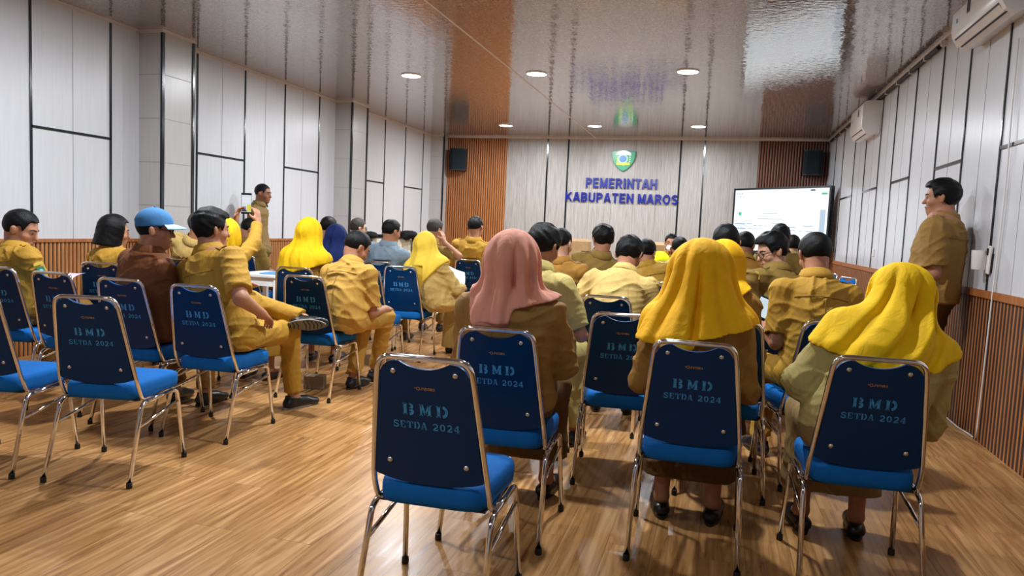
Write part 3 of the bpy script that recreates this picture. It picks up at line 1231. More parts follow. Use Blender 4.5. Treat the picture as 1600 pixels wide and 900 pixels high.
def person(label, head, seat=None, fem=False, shirt='mustard', lower=None, skin_i=0, hair='short', head_yaw=0.0, head_pitch=0.12, head_roll=0.0,
           yaw=0.0, hip=None, hip_yaw=None, hands=None, elbow_hint=None, sleeve=None, knees=None, ankles=None, foot_yaw=None, foot_R=None, girth=1.0, size=1.0, scarf=None,
           scarf_kw=None, face=False, glasses=False, hunch=0.03, cap=None, standing=False, badge=None, collar=True, epaulette=True, seam=True, group=None,
           skirt=None, mask=False, tuck=0.0, shoes=True, shoe_kind='shoe', curl=(0.45, 0.45), palm=(None, None), hdir=(None, None), wrinkle=1.0, shoulder=None, hair_mat=None, vox=None, sh_roll=0.0):
    """one figure. head = skull centre in the room; seat = chair name; angles in radians, 0 faces the end wall, positive turns left"""
    N_FIG[0] += 1
    ph = N_FIG[0] * 1.37
    head = np.asarray(head, float)
    Rh = rotz(head_yaw) @ rotx(-head_pitch) @ roty(head_roll)
    if hip_yaw is None:
        hip_yaw = CH[seat][2] if seat else yaw
    Rp = rotz(hip_yaw)
    Rt = rotz(yaw) @ roty(sh_roll)
    if hip is None:
        cx, cy, t = CH[seat]
        hip = np.array([cx, cy, 0]) + rotz(t) @ np.array([0, 0.262, 0.575])
    hip = np.asarray(hip, float)
    if standing:
        hip = np.array([hip[0], hip[1], hip[2]])
    s = size
    up = nrm(head - hip)
    u = nrm(up + np.array([0, 0, 0.7]))
    fw = Rt @ np.array([0, 1.0, 0])
    rt = Rt @ np.array([1.0, 0, 0])
    neck = head - u * 0.138 * s - fw * 0.022 - (Rh @ np.array([0, 1.0, 0])) * 0.014
    L = np.linalg.norm(neck - hip)
    back = -fw * hunch * 2.2
    sp = lambda q: (1 - q) ** 2 * hip + 2 * q * (1 - q) * ((hip + neck) / 2 + back) + q * q * neck
    ax = lambda q: nrm(sp(min(q + 0.05, 1)) - sp(max(q - 0.05, 0)))

    def frame(q):
        z = ax(q)
        r_ = rotz(hip_yaw) @ np.array([1.0, 0, 0]) * (1 - q) + rt * q
        r_ = nrm(r_ - z * (r_ @ z))
        return np.stack([r_, np.cross(z, r_), z], 1)

    shw = (0.158 if fem else 0.178) * s * (0.5 + 0.5 * girth)
    if shoulder:
        shw *= shoulder
    sc = sp(0.865)
    fr = frame(0.87)
    SL, SR = sc - fr[:, 0] * shw - fr[:, 2] * 0.015, sc + fr[:, 0] * shw - fr[:, 2] * 0.015
    g = girth * s
    # ---------- arms
    la, lf = (0.275 * s, 0.245 * s) if fem else (0.295 * s, 0.26 * s)
    if hands is None:
        hl = hip + Rp @ np.array([-0.10, 0.27, 0.115])
        hr = hip + Rp @ np.array([0.10, 0.27, 0.115])
        if standing:
            hl = hip + Rp @ np.array([-0.22, 0.05, -0.05])
            hr = hip + Rp @ np.array([0.22, 0.05, -0.05])
        hands = [hl, hr]
    hl_d = hip + Rp @ np.array([-0.10, 0.27, 0.115])
    hr_d = hip + Rp @ np.array([0.10, 0.27, 0.115])
    hands = [hl_d if hands[0] is None else np.asarray(hands[0], float), hr_d if hands[1] is None else np.asarray(hands[1], float)]
    eh = elbow_hint or [None, None]
    hints = [Rt @ np.array([-0.62, -0.35, -0.65]) if eh[0] is None else np.asarray(eh[0], float), Rt @ np.array([0.62, -0.35, -0.65]) if eh[1] is None else np.asarray(eh[1], float)]
    EL, WL = ik(SL, hands[0], la, lf, hints[0])
    ER, WR = ik(SR, hands[1], la, lf, hints[1])
    # ---------- legs
    if standing:
        HJ = [hip + Rp @ np.array([-0.09 * s, 0, -0.02]), hip + Rp @ np.array([0.09 * s, 0, -0.02])]
        KN = [HJ[0] * [1, 1, 0] + [0, 0, 0.50 * s], HJ[1] * [1, 1, 0] + [0, 0, 0.50 * s]]
        KN = [k + Rp @ np.array([0, 0.02, 0]) for k in KN]
        AN = [HJ[0] * [1, 1, 0] + Rp @ np.array([-0.01, -0.02, 0.09]), HJ[1] * [1, 1, 0] + Rp @ np.array([0.01, -0.02, 0.09])]
    else:
        HJ = [hip + Rp @ np.array([-0.085 * s, 0.02, -0.005]), hip + Rp @ np.array([0.085 * s, 0.02, -0.005])]
        KN = [hip + Rp @ np.array([-0.115 * s, 0.42 * s, -0.035]), hip + Rp @ np.array([0.115 * s, 0.42 * s, -0.035])]
        AN = [KN[0] * [1, 1, 0] + Rp @ np.array([0, -0.03, 0.095]), KN[1] * [1, 1, 0] + Rp @ np.array([0, -0.03, 0.095])]
    if knees:
        KN = [KN[i] if knees[i] is None else np.asarray(knees[i], float) for i in (0, 1)]
        if not ankles:
            AN = [KN[i] * [1, 1, 0] + Rp @ np.array([0, -0.03, 0.095]) for i in (0, 1)]
    AN = [a_ - Rp @ np.array([0, tuck, 0]) for a_ in AN]
    if ankles:
        AN = [AN[i] if ankles[i] is None else np.asarray(ankles[i], float) for i in (0, 1)]
    fy = foot_yaw or [hip_yaw + 0.12, hip_yaw - 0.12]
    if seat:
        cx_, cy_, ct_ = CH[seat]
        Rc_ = np.asarray(rotz(ct_), np.float32)
        c0_ = np.array([cx_, cy_, 0], np.float32)

        def clipc(p, d, pad=0.0):
            q = (p - c0_) @ Rc_
            b = np.abs(q - np.array([0, 0.29, 0.386], np.float32)) - np.array([0.208, 0.208, 0.098], np.float32)
            d = np.maximum(d, -(np.maximum(b, 0).sum(1) + np.minimum(b.max(1), 0)) + pad)
            yy = (q[:, 1] - (0.006 + (0.845 - q[:, 2]) * 0.22 + 0.046)) * 0.976
            box = np.maximum(np.maximum(yy, -yy - 0.07), np.maximum(np.abs(q[:, 0]) - 0.202, np.abs(q[:, 2] - 0.67) - 0.235))
            return np.maximum(d, -box + pad)
    else:
        def clipc(p, d, pad=0.0):
            return d
    dist = float((head - CAM) @ _f)
    h = vox or min(max(0.0014 * dist, 0.0062), 0.0115)
    if vox is None and dist < 4.6:
        h = 0.0065
    origin = np.array([hip[0], hip[1], 0.0])

    # ---------- the body: one surface
    hd = lambda x, y, z: head + Rh @ (np.array([x, y, z]) * s)
    B = [E_(hd(0, -0.008, 0.022), np.array([0.0745, 0.094, 0.088]) * s, Rh, 0.02),
         E_(hd(0, 0.022, -0.045), np.array([0.060, 0.066, 0.082]) * s, Rh, 0.035),
         E_(hd(0, 0.066, -0.098), np.array([0.026, 0.024, 0.022]) * s, Rh, 0.03),
         E_(hd(0, 0.060, 0.012), np.array([0.052, 0.030, 0.022]) * s, Rh, 0.02),
         K_(hd(0, 0.084, 0.004), hd(0, 0.106, -0.036), 0.0085 * s, 0.0125 * s, 0.012),
         E_(hd(0, 0.082, -0.070), np.array([0.024, 0.014, 0.014]) * s, Rh, 0.012),
         E_(hd(-0.046, 0.052, -0.035), np.array([0.022, 0.026, 0.022]) * s, Rh, 0.02),
         E_(hd(0.046, 0.052, -0.035), np.array([0.022, 0.026, 0.022]) * s, Rh, 0.02)]
    if not scarf:
        for e in (-1, 1):
            Re = Rh @ rotz(e * 0.5)
            B.append(E_(hd(e * 0.084, -0.008, -0.014), np.array([0.0085, 0.020, 0.031]) * s, Re, 0.008))
            B.append(E_(hd(e * 0.091, -0.015, -0.002), np.array([0.007, 0.015, 0.020]) * s, Re, 0.008))
    B.append(K_(hd(0, -0.022, -0.05), neck - ax(0.98) * 0.01, 0.054 * s * (0.93 if fem else 1.05), 0.060 * s * (0.9 if fem else 1.05), 0.03))
    th = []
    for q, r in ((0.0, (0.160, 0.112, 0.115)), (0.28, (0.138, 0.102, 0.14)), (0.6, (0.150, 0.106, 0.16)), (0.83, (0.126, 0.088, 0.10))):
        th.append(E_(sp(q), np.array(r) * g, frame(q), 0.05))
    B += th
    B.append(K_(SL, SR, 0.047 * s, 0.047 * s, 0.05))
    for S_, E2, W_ in ((SL, EL, WL), (SR, ER, WR)):
        B.append(K_(S_, E2, 0.044 * g, 0.036 * g, 0.03))
        B.append(K_(E2, W_, 0.0375 * g, 0.026 * s, 0.015))
    for i, (W_, E2) in enumerate(((WL, EL), (WR, ER))):
        dv = nrm(W_ - E2) if hdir[i] is None else nrm(hdir[i])
        pn = palm[i]
        if pn is None:
            pn = Rt @ np.array([0.35 if i == 0 else -0.35, 0.0, -1.0])
        B += hand_prims(W_, dv, pn, curl[i], s * (0.92 if fem else 1.0), -1 if i == 0 else 1)
    for i in (0, 1):
        B.append(K_(HJ[i], KN[i], 0.066 * s, 0.048 * s, 0.03))
        B.append(K_(KN[i], AN[i], 0.048 * s, 0.034 * s, 0.02))
        q = KN[i] + (AN[i] - KN[i]) * 0.30 - (rotz(fy[i]) @ np.array([0, 0.014, 0]))
        zs_ = nrm(KN[i] - AN[i])
        xs_ = nrm(np.cross(rotz(fy[i]) @ np.array([0, 1.0, 0.02]), zs_))
        B.append(E_(q, (0.042 * s, 0.046 * s, 0.09 * s), np.stack([xs_, np.cross(zs_, xs_), zs_], 1), 0.03))
        B.append(K_(AN[i] + [0, 0, -0.02], AN[i] + rotz(fy[i]) @ np.array([0, 0.12 * s, -0.060]), 0.030 * s, 0.022 * s, 0.03))
    pts = np.array([head, neck, hip, SL, SR, EL, ER, WL, WR, *KN, *AN, *HJ])
    lo, hi = pts.min(0) - 0.22, pts.max(0) + 0.22
    lo[2] = max(lo[2], -0.02)
    body = skin('person', lambda p: clipc(p, sdf(B, p), 0.012), lo, hi, h, m_skin[skin_i], None, origin, 2)
    body.location = origin
    tag(body, label, 'person', group)

    # ---------- shirt
    ST = []
    for q, r in ((0.0, (0.186, 0.134, 0.125)), (0.26, (0.160, 0.126, 0.15)), (0.58, (0.168, 0.126, 0.17)), (0.82, (0.146, 0.106, 0.105))):
        ST.append(E_(sp(q), np.array(r) * (g if q < 0.8 else min(g, 1.08 * s)), frame(q), 0.07))
    ST.append(K_(SL - fr[:, 2] * 0.004, SR - fr[:, 2] * 0.004, 0.060 * s, 0.060 * s, 0.06))
    ST.append(K_(sp(0.80), sp(0.99), 0.100 * s, 0.070 * s, 0.06, (None, 0.98)))
    long_ = fem if sleeve is None else sleeve == 'long'
    for S_, E2, W_ in ((SL, EL, WL), (SR, ER, WR)):
        if long_:
            ST.append(K_(S_, E2, 0.063 * g, 0.056 * g, 0.03))
            ST.append(K_(E2, W_, 0.056 * g, 0.040 * s, 0.02, (None, 0.93)))
        else:
            ST.append(K_(S_, E2, 0.066 * g, 0.064 * g, 0.03, (None, 0.84)))
    hemz = 0.055 if standing else 0.105
    hp0, axz = hip, frame(0.0)[:, 2]
    nz = np.asarray(nrm(axz * 0.4 + np.array([0, 0, 1.0])), np.float32)
    nk, nku = (sp(0.985)).astype(np.float32), nrm(ax(0.98) - fw * 0.18).astype(np.float32)
    wa = 0.017 * wrinkle

    hp32 = hip.astype(np.float32)

    def fshirt(p):
        d = sdf(ST, p)
        d = d - wa * fold_noise(p - hp32, 1.0, ph)
        d = np.maximum(d, -((p - hp32) @ nz) - hemz)
        v = p - nk
        return clipc(p, np.maximum(d, np.minimum(v @ nku - 0.012, 0.15 - np.sqrt((v * v).sum(1)))), 0.006)

    so = skin('shirt', fshirt, np.array([hip, neck, SL, SR, EL, ER, WL, WR]).min(0) - 0.2, np.array([hip, neck, SL, SR, EL, ER, WL, WR]).max(0) + 0.2, h, fab(shirt), body, origin, 1)

    def onto(p0, dirv, n=40, step=0.006):
        """walks from p0 along dirv to the outside of the shirt"""
        p0 = np.asarray(p0, float)
        q = (p0[None] + np.arange(n)[:, None] * step * np.asarray(dirv)[None]).astype(np.float32)
        d = fshirt(q)
        k = np.argmax(d > 0.0)
        return q[k].astype(float) if d[k] > 0 else None

    darker = mat('seam ' + shirt, plain, mix(rgb(*FAB[shirt]), 0.62), 0.8)
    if collar and not scarf:
        cz = nrm(ax(0.98) - fw * 0.12)
        cr = nrm(rt - cz * (rt @ cz))
        Rc = np.stack([cr, np.cross(cz, cr), cz], 1)
        base = sp(0.97) + cz * 0.030
        prof = [(0.084, -0.036), (0.076, 0.0), (0.0715, 0.022), (0.0735, 0.028), (0.078, 0.025), (0.090, -0.002), (0.106, -0.034), (0.101, -0.038)]
        MB().lathe([(r_ * s * (0.9 if fem else 1.0), z * s) for r_, z in prof], base - origin, 40, Rc, PI / 2 + 0.30, PI / 2 + 2 * PI - 0.30, 1.02, 1.0).build('collar', fab(shirt), so, True)
    if epaulette and not scarf:
        for sg, S_ in ((-1, SL), (1, SR)):
            row = []
            for q in np.linspace(0.40, 0.98, 7):
                c = sc + (S_ - sc) * q
                a = onto(c + fr[:, 1] * 0.024, fr[:, 2])
                b = onto(c - fr[:, 1] * 0.024, fr[:, 2])
                if a is not None and b is not None:
                    row.append((a, b))
            if len(row) >= 3:
                mb = MB()
                n = len(row)
                lf_ = fr[:, 2] * 0.005
                vs = [a + lf_ - origin for a, b in row] + [b + lf_ - origin for a, b in row] + [a - lf_ - origin for a, b in row] + [b - lf_ - origin for a, b in row]
                fs = []
                for k in range(n - 1):
                    fs += [(k, k + 1, n + k + 1, n + k), (2 * n + k, 3 * n + k, 3 * n + k + 1, 2 * n + k + 1), (k, 2 * n + k, 2 * n + k + 1, k + 1), (n + k, n + k + 1, 3 * n + k + 1, 3 * n + k)]
                fs += [(0, n, 3 * n, 2 * n), (n - 1, 3 * n - 1, 4 * n - 1, 2 * n - 1)]
                mb.add(vs, fs).build('epaulette', darker if epaulette == 'dark' else fab(shirt), so)
    if seam and not scarf and dist < 7:
        frc = frame(0.75)
        line = []
        for q in np.linspace(-0.9, 0.9, 19):
            c = onto(sp(0.74) + frc[:, 0] * 0.15 * g * q, -frc[:, 1], 50)
            if c is not None:
                line.append(c - origin)
        if len(line) > 5:
            MB().tube(line, 0.0026, 6).build('yoke_seam', darker, so, True)
        line = []
        for q in np.linspace(0.73, 0.2, 14):
            c = onto(sp(q), -frame(q)[:, 1], 50)
            if c is not None:
                line.append(c - origin)
        if len(line) > 5:
            MB().tube(line, 0.0022, 6).build('back_pleat', darker, so, True)
    if badge is not None:
        S_, E2 = ((SL, EL), (SR, ER))[badge]
        a = nrm(E2 - S_)
        out = nrm(np.asarray(S_ - sc) - a * ((S_ - sc) @ a))
        if isinstance(badge, int):
            c = onto(S_ + (E2 - S_) * 0.33, out, 40)
            if c is not None:
                yv = -a
                xv = np.cross(yv, out)
                T = lambda u_, v_, w: c - origin + xv * u_ + yv * v_ + out * (w - 0.003)
                sh = [(-.024, .026), (0, .031), (.024, .026), (.026, 0), (.016, -.022), (0, -.034), (-.016, -.022), (-.026, 0)][::-1]
                pb = MB().prism(sh, 0.008, T).build('sleeve_badge', plain('green badge', rgb(30, 110, 66), 0.6), so)
                MB().prism([(.013 * math.cos(k * PI / 6), .013 * math.sin(k * PI / 6)) for k in range(12)], 0.010, T).build('badge_disc', plain('pale blue badge disc', rgb(130, 190, 210), 0.6), pb)
                T2 = lambda u_, v_, w: T(u_, v_ + 0.046, w)
                MB().prism([(-.034, -.004), (.034, -.004), (.030, .012), (0, .018), (-.030, .012)], 0.008, T2).build('badge_bar', plain('gold badge bar', rgb(196, 170, 60), 0.6), pb)

    # ---------- trousers or skirt
    lw = lower or shirt
    TP = [E_(hip + [0, 0, -0.01], np.array([0.172, 0.124, 0.105]) * g, Rp, 0.05)]
    if fem and skirt != 'trousers':
        low = (AN[0] + AN[1]) / 2
        skz = 0.20 if skirt is None else skirt
        for i in (0, 1):
            TP.append(K_(HJ[i], KN[i], 0.092 * g, 0.084 * s, 0.07))
        kc = (KN[0] + KN[1]) / 2
        for q in (0.0, 0.5, 1.0):
            k1 = KN[0] + (KN[1] - KN[0]) * q + [0, 0, 0.0]
            k2 = AN[0] + (AN[1] - AN[0]) * q
            k2 = k1 + (k2 - k1) * 1.0
            TP.append(K_(k1, np.array([k2[0], k2[1], skz - 0.02]), 0.088 * s, 0.098 * s, 0.06))
        cut = skz
    else:
        cut = None
        for i in (0, 1):
            TP.append(K_(HJ[i], KN[i], 0.090 * g, 0.072 * s, 0.04))
            TP.append(K_(KN[i], AN[i] + (KN[i] - AN[i]) * 0.02, 0.070 * s, 0.060 * s, 0.03, (None, 0.98)))

    def flow(p):
        d = sdf(TP, p) - 0.013 * wrinkle * fold_noise(p - hp32, 0.9, ph + 2)
        if cut is not None:
            d = np.maximum(d, cut - p[:, 2])
        return clipc(p, d, 0.004)

    pl = np.array([hip, *KN, *AN, *HJ])
    l2 = pl.min(0) - 0.2
    l2[2] = max(l2[2], 0.0)
    skin('skirt' if cut is not None else 'trousers', flow, l2, pl.max(0) + 0.2, h * 1.1, fab(lw), body, origin, 2)

    # ---------- shoes
    if shoes:
        for i in (0, 1):
            Rf = rotz(fy[i])
            a = AN[i]
            f0 = np.array([a[0], a[1], max(a[2] - 0.095, 0.0)])
            flr = 0.003 if f0[2] < 0.05 else -9.0
            if flr > 0:
                f0[2] = 0.0
            if foot_R and foot_R[i] is not None:
                Rf = foot_R[i]
                f0 = a - Rf @ np.array([0, 0, 0.085])
            pt = lambda x, y, z: f0 + Rf @ (np.array([x, y, z]) * s)
            SH = [K_(pt(0, -0.035, 0.036), pt(0, 0.13, 0.030), 0.040 * s, 0.042 * s, 0.03, None, (np.array([0, 0, 1.0]), 0.86)), E_(pt(0, 0.165, 0.026), np.array([0.040, 0.055, 0.028]) * s, Rf, 0.02)]
            if not fem:
                SH.append(K_(pt(0, -0.022, 0.05), pt(0, -0.012, 0.085), 0.038 * s, 0.042 * s, 0.02, (None, 1.0)))
                SH.append(K_(pt(0, 0.03, 0.055), pt(0, 0.10, 0.045), 0.034 * s, 0.034 * s, 0.02))
            Rz_, f32 = Rf[:, 2].astype(np.float32), f0.astype(np.float32)
            fs_ = lambda p, Rz_=Rz_, f32=f32: np.maximum(sdf(SH, p), 0.004 - (p - f32) @ Rz_)
            if fem:
                op = E_(pt(0, 0.035, 0.085), np.array([0.036, 0.085, 0.045]) * s, Rf, 0)
                f_old = fs_
                fs_ = lambda p, f_old=f_old, op=op: np.maximum(f_old(p), -sdf1(op, p)[0])
            sh = skin('shoe', fs_, f0 - [0.25, 0.25, 0.0 if flr > 0 else 0.25], f0 + [0.25, 0.25, 0.14 if flr > 0 else 0.25], min(h, 0.0075), m_shoe, body, origin, 2)
            mb = MB()
            out_ = [(0.040 * math.cos(k) * (1.05 if math.sin(k) > 0 else 0.95), 0.064 + 0.148 * math.sin(k)) for k in np.linspace(0, 2 * PI, 24, endpoint=False)]
            mb.prism(out_, 0.016, lambda u_, v_, w: pt(u_, v_, w / s) - origin)
            so_ = mb.build('shoe_sole', m_sole if shoe_kind == 'sneaker' else m_shoe, sh)
            if shoe_kind == 'sneaker':
                mb = MB()
                for k in range(9):
                    y_ = -0.06 + k * 0.030
                    w_ = 0.032 * math.sqrt(max(0.1, 1 - ((y_ - 0.064) / 0.15) ** 2))
                    if abs(k - 3) > 0:
                        mb.tube([pt(-w_, y_ - 0.006, -0.0005) - origin, pt(0, y_ + 0.006, -0.0005) - origin, pt(w_, y_ - 0.006, -0.0005) - origin], 0.0035, 6)
                mb.build('sole_tread', m_rub, so_, True)

    # ---------- scarf, hair, cap
    if scarf:
        kw = dict(r0=0.115, r1=0.23, hem=(0.93, 0, 0, 0), fold=0.016, nf=11, bun=0.03, open_=True, creases=(), amp_top=0.25, lean=0.0, blend=0.10, drape=0.5, side=(0, 0), lim=0.045)
        kw.update(scarf_kw or {})
        HJB = [E_(hd(0, -0.008, 0.020), np.array([0.086, 0.109, 0.104]) * s, Rh, 0.03),
               E_(hd(0, 0.02, -0.06), np.array([0.080, 0.082, 0.085]) * s, Rh, 0.05),
               E_(hd(0, -0.085, 0.0), np.array([0.055, 0.05, 0.055]) * s * (0.5 + kw['bun'] * 15), Rh, 0.06)]
        low_pt = sp(0.62) - fw * 0.01 + rt * kw['side'][0]
        top_pt = hd(0, -0.03, -0.02)
        HJB.append(K_(top_pt, low_pt, kw['r0'] * s, kw['r1'] * s, kw['blend'], None, (fw, kw['drape'])))
        ft = np.asarray(fw, np.float32)
        rt32 = np.asarray(rt, np.float32)
        h32 = head.astype(np.float32)
        hem = kw['hem']
        op = E_(hd(0, 0.125, -0.012), np.array([0.060, 0.062, 0.082]) * s, Rh, 0)
        rng = random.Random(N_FIG[0] * 7)
        cre = list(kw['creases'])
        for k in range(kw['nf']):
            cre.append((rng.uniform(-2.2, 2.2), rng.uniform(-1.2, 1.2), rng.uniform(0.06, 0.13), rng.uniform(0.7, 1.2) * kw['fold'] * (1 if k % 3 else -0.7), -0.06))

        def fscarf(p):
            d = sdf(HJB, p)
            d = smin(d, np.maximum(sdf(ST, p) - 0.024, (p - h32)[:, 2] + kw['lim']), 0.05)
            v = p - h32
            lx, ly = v @ rt32, v @ ft
            th_ = np.arctan2(lx, -(ly - 0.03))
            dz = -v[:, 2]
            fo = 0
            for (t0, tw, w_, A, zs) in cre:
                x_ = (th_ - t0 - tw * np.clip(dz, -0.12, 0.6)) / w_
                fo = fo + A * np.exp(-x_ * x_) * np.clip((dz + 0.10 - zs) / 0.22, 0, 1)
            d = np.where(fo > 0, np.minimum(d + fo, np.maximum(d, sdf(ST, p) - 0.015)), d + fo)
            hz = hem[0] + hem[1] * lx + hem[2] * np.abs(lx) + hem[3] * ly
            for ext in hem[4:]:
                hz = hz + ext(lx, ly)
            d = np.maximum(d, (hz - p[:, 2]) * 0.85)
            if kw['open_']:
                d = np.maximum(d, -sdf1(op, p)[0])
            return clipc(p, d, 0.004)

        lo_ = np.array([head, SL, SR, low_pt]).min(0) - 0.34
        hi_ = np.array([head, SL, SR]).max(0) + 0.30
        lo_[2] = max(lo_[2], 0.55)
        skin('headscarf', fscarf, lo_, hi_, h * 0.95, fab(scarf), body, origin, 2)
    elif hair:
        hm = hair_mat or m_hair
        th_ = {'short': 0.011, 'full': 0.020, 'crop': 0.005, 'fade': 0.008, 'bob': 0.02}[hair]
        HS = [E_(hd(0, -0.010, 0.026), np.array([0.0755 + th_, 0.094 + th_, 0.088 + th_]) * s, Rh, 0.02)]
        if hair == 'full':
            HS.append(E_(hd(0, 0.045, 0.082), np.array([0.060, 0.045, 0.030]) * s, Rh, 0.03))
        if hair == 'bob':
            HS.append(K_(hd(0, -0.03, 0.02), hd(0, -0.045, -0.11), 0.102 * s, 0.104 * s, 0.03))
        Ri = np.asarray(Rh, np.float32)
        h32 = head.astype(np.float32)

        def fhair(p):
            v = (p - h32) @ Ri / s
            d = sdf(HS, p)
            d = d - 0.003 * np.sin(v[:, 0] * 70 + 3 * np.sin(v[:, 2] * 40 + ph)) * np.sin(v[:, 1] * 55 + v[:, 2] * 45 + ph) * (1.4 if hair == 'full' else 0.5)
            y, z = v[:, 1], v[:, 2]
            if hair == 'bob':
                line = np.where(y < 0.045, -0.125 + 0.0 * y, 0.075)
            else:
                nap = {'short': -0.078, 'full': -0.088, 'crop': -0.070, 'fade': -0.036}[hair]
                t_ = np.clip((y + 0.095) / 0.155, 0, 1)
                line = nap + (0.068 - nap) * t_ ** 1.5
                side = np.clip(1 - np.abs(y - 0.002) / 0.024, 0, 1) * 0.030            # clear of the ears
                burn = np.clip(1 - np.abs(y - 0.036) / 0.016, 0, 1) * 0.045
                line = line + side * (1 if hair != 'full' else 0.5) - burn
            return np.maximum(d, (line - z) * 0.9 * s)

        skin('hair', fhair, head - 0.24, head + 0.2, min(h, 0.0075), hm, body, origin, 1)
    if cap:
        Cm = mat('cap cloth', fabric, rgb(60, 112, 160), 0.8, 0.15, 300)
        CS = [E_(hd(0, -0.010, 0.030), np.array([0.092, 0.112, 0.104]) * s, Rh, 0.02)]
        Ri = np.asarray(Rh, np.float32)
        h32 = head.astype(np.float32)

        def fcap(p):
            v = (p - h32) @ Ri / s
            d = sdf(CS, p)
            slot = np.sqrt((v[:, 0] / 1.0) ** 2 + ((v[:, 2] - 0.02) / 0.8) ** 2) - 0.030
            d = np.maximum(d, np.where(v[:, 1] < -0.05, -slot, -1.0))
            return np.maximum(d, (0.018 + 0.10 * v[:, 1] - v[:, 2]) * s)
        co = skin('cap', fcap, head - 0.2, head + 0.2, 0.006, Cm, body, origin, 2)
        vs, fs = [], []
        n = 16
        for lay in (0, 1):
            for j in range(7):
                for k in range(n + 1):
                    a = math.radians(-58 + 116 * k / n)
                    rr = 0.10 + 0.075 * j / 6 * math.cos(a * 0.8)
                    x, y = math.sin(a) * rr * 0.88, math.cos(a) * rr
                    z = 0.024 + 0.10 * 0.09 - 0.018 * (j / 6) ** 1.3 - 0.9 * x * x - lay * 0.005
                    vs.append(hd(x, y, z + 0.006) - origin)
        W2 = n + 1
        for j in range(6):
            for k in range(n):
                a = j * W2 + k
                fs.append((a, a + 1, a + W2 + 1, a + W2))
                fs.append(tuple(i + 7 * W2 for i in (a, a + W2, a + W2 + 1, a + 1)))
        for k in range(n):
            a = 6 * W2 + k
            fs.append((a, a + 1, a + 1 + 7 * W2, a + 7 * W2))
        MB().add(vs, fs).build('cap_brim', mat('cap brim cloth', fabric, rgb(150, 190, 214), 0.8, 0.1, 300), co, True)
        MB().ball(hd(0, -0.01, 0.135) - origin, 0.008).build('cap_button', Cm, co, True)
    if face:
        for e in (-1, 1):
            MB().ball(hd(e * 0.030, 0.0815, -0.002) - origin, np.array([0.0135, 0.006, 0.0055]) * s, Rh).build('eye', m_eye, body, True)
            br = bez([hd(e * 0.014, 0.0925, 0.016) - origin, hd(e * 0.034, 0.0865, 0.023) - origin, hd(e * 0.054, 0.068, 0.015) - origin], 0.012, 4)
            MB().tube(br, [0.0035] + [0.0048] * (len(br) - 2) + [0.002], 8).build('eyebrow', m_brow, body, True)
        MB().ball(hd(0, 0.0935, -0.066) - origin, np.array([0.021, 0.0055, 0.0045]) * s, Rh).build('lips', m_lip, body, True)
    if mask:
        MB().ball(hd(0, 0.062, -0.062) - origin, np.array([0.060, 0.060, 0.050]) * s, Rh, 20, 14).build('face_mask', m_white, body, True)
    if glasses:
        go = None
        mb = MB()
        for e in (-1, 1):
            rim = [hd(e * 0.033 + 0.026 * math.cos(a), 0.099 - 0.010 * abs(math.cos(a)) * (1 if math.cos(a) * e > 0 else 0), -0.006 + 0.019 * math.sin(a)) - origin for a in np.linspace(0, 2 * PI, 25)]
            mb.tube(rim, 0.0024, 8)
            mb.tube([hd(e * 0.058, 0.089, -0.001) - origin, hd(e * 0.081, 0.03, 0.004) - origin, hd(e * 0.083, -0.02, 0.0) - origin, hd(e * 0.080, -0.032, -0.016) - origin], 0.0022, 8)
        mb.tube([hd(-0.008, 0.101, -0.003) - origin, hd(0, 0.104, 0.0) - origin, hd(0.008, 0.101, -0.003) - origin], 0.0022, 8)
        mb.build('glasses', m_glass_rim, body, True)
    print('fig %-34s dist %.2f torso %.2f reach L %.2f R %.2f' % (label[:34], dist, L, np.linalg.norm(hands[0] - SL), np.linalg.norm(hands[1] - SR)))
    return dict(body=body, origin=origin, WL=WL, WR=WR, EL=EL, ER=ER, SL=SL, SR=SR, hip=hip, head=head, KN=KN, AN=AN, Rt=Rt, Rh=Rh, sp=sp, fr=fr)

HP = at_d
# foreground women
sg = lambda v: 1 / (1 + np.exp(-np.clip(v, -30, 30)))
person('woman in a long dusty pink headscarf and khaki blouse, seated in the middle foreground', HP(803, 408, 3.06), 'C14', True, 'tan', 'skirt_brown', scarf='pink',
       head_pitch=0.12, yaw=0.06, girth=1.14, hunch=0.02, scarf_kw=dict(r0=0.100, r1=0.145, nf=4, fold=0.010, bun=0.045, drape=0.85, blend=0.12,
       hem=(0.893, 0.0, 0.0, 0.0, lambda x, y: 0.075 * sg((x - 0.03) / 0.004) + 0.25 * np.maximum(0, x - 0.03) + 0.17 * sg((-0.155 - x) / 0.006) + 0.5 * np.maximum(0, np.abs(x) - 0.19)),
       creases=[(0.20, 0.02, 0.05, 0.040, -0.02), (0.62, 0.5, 0.09, 0.022, -0.06), (-0.30, -0.15, 0.08, 0.020, -0.05), (-0.75, -0.25, 0.09, 0.022, 0.0), (1.05, 0.8, 0.12, 0.03, -0.02), (-0.05, 0.0, 0.07, -0.010, -0.05), (0.42, 0.2, 0.06, -0.012, -0.02)]))
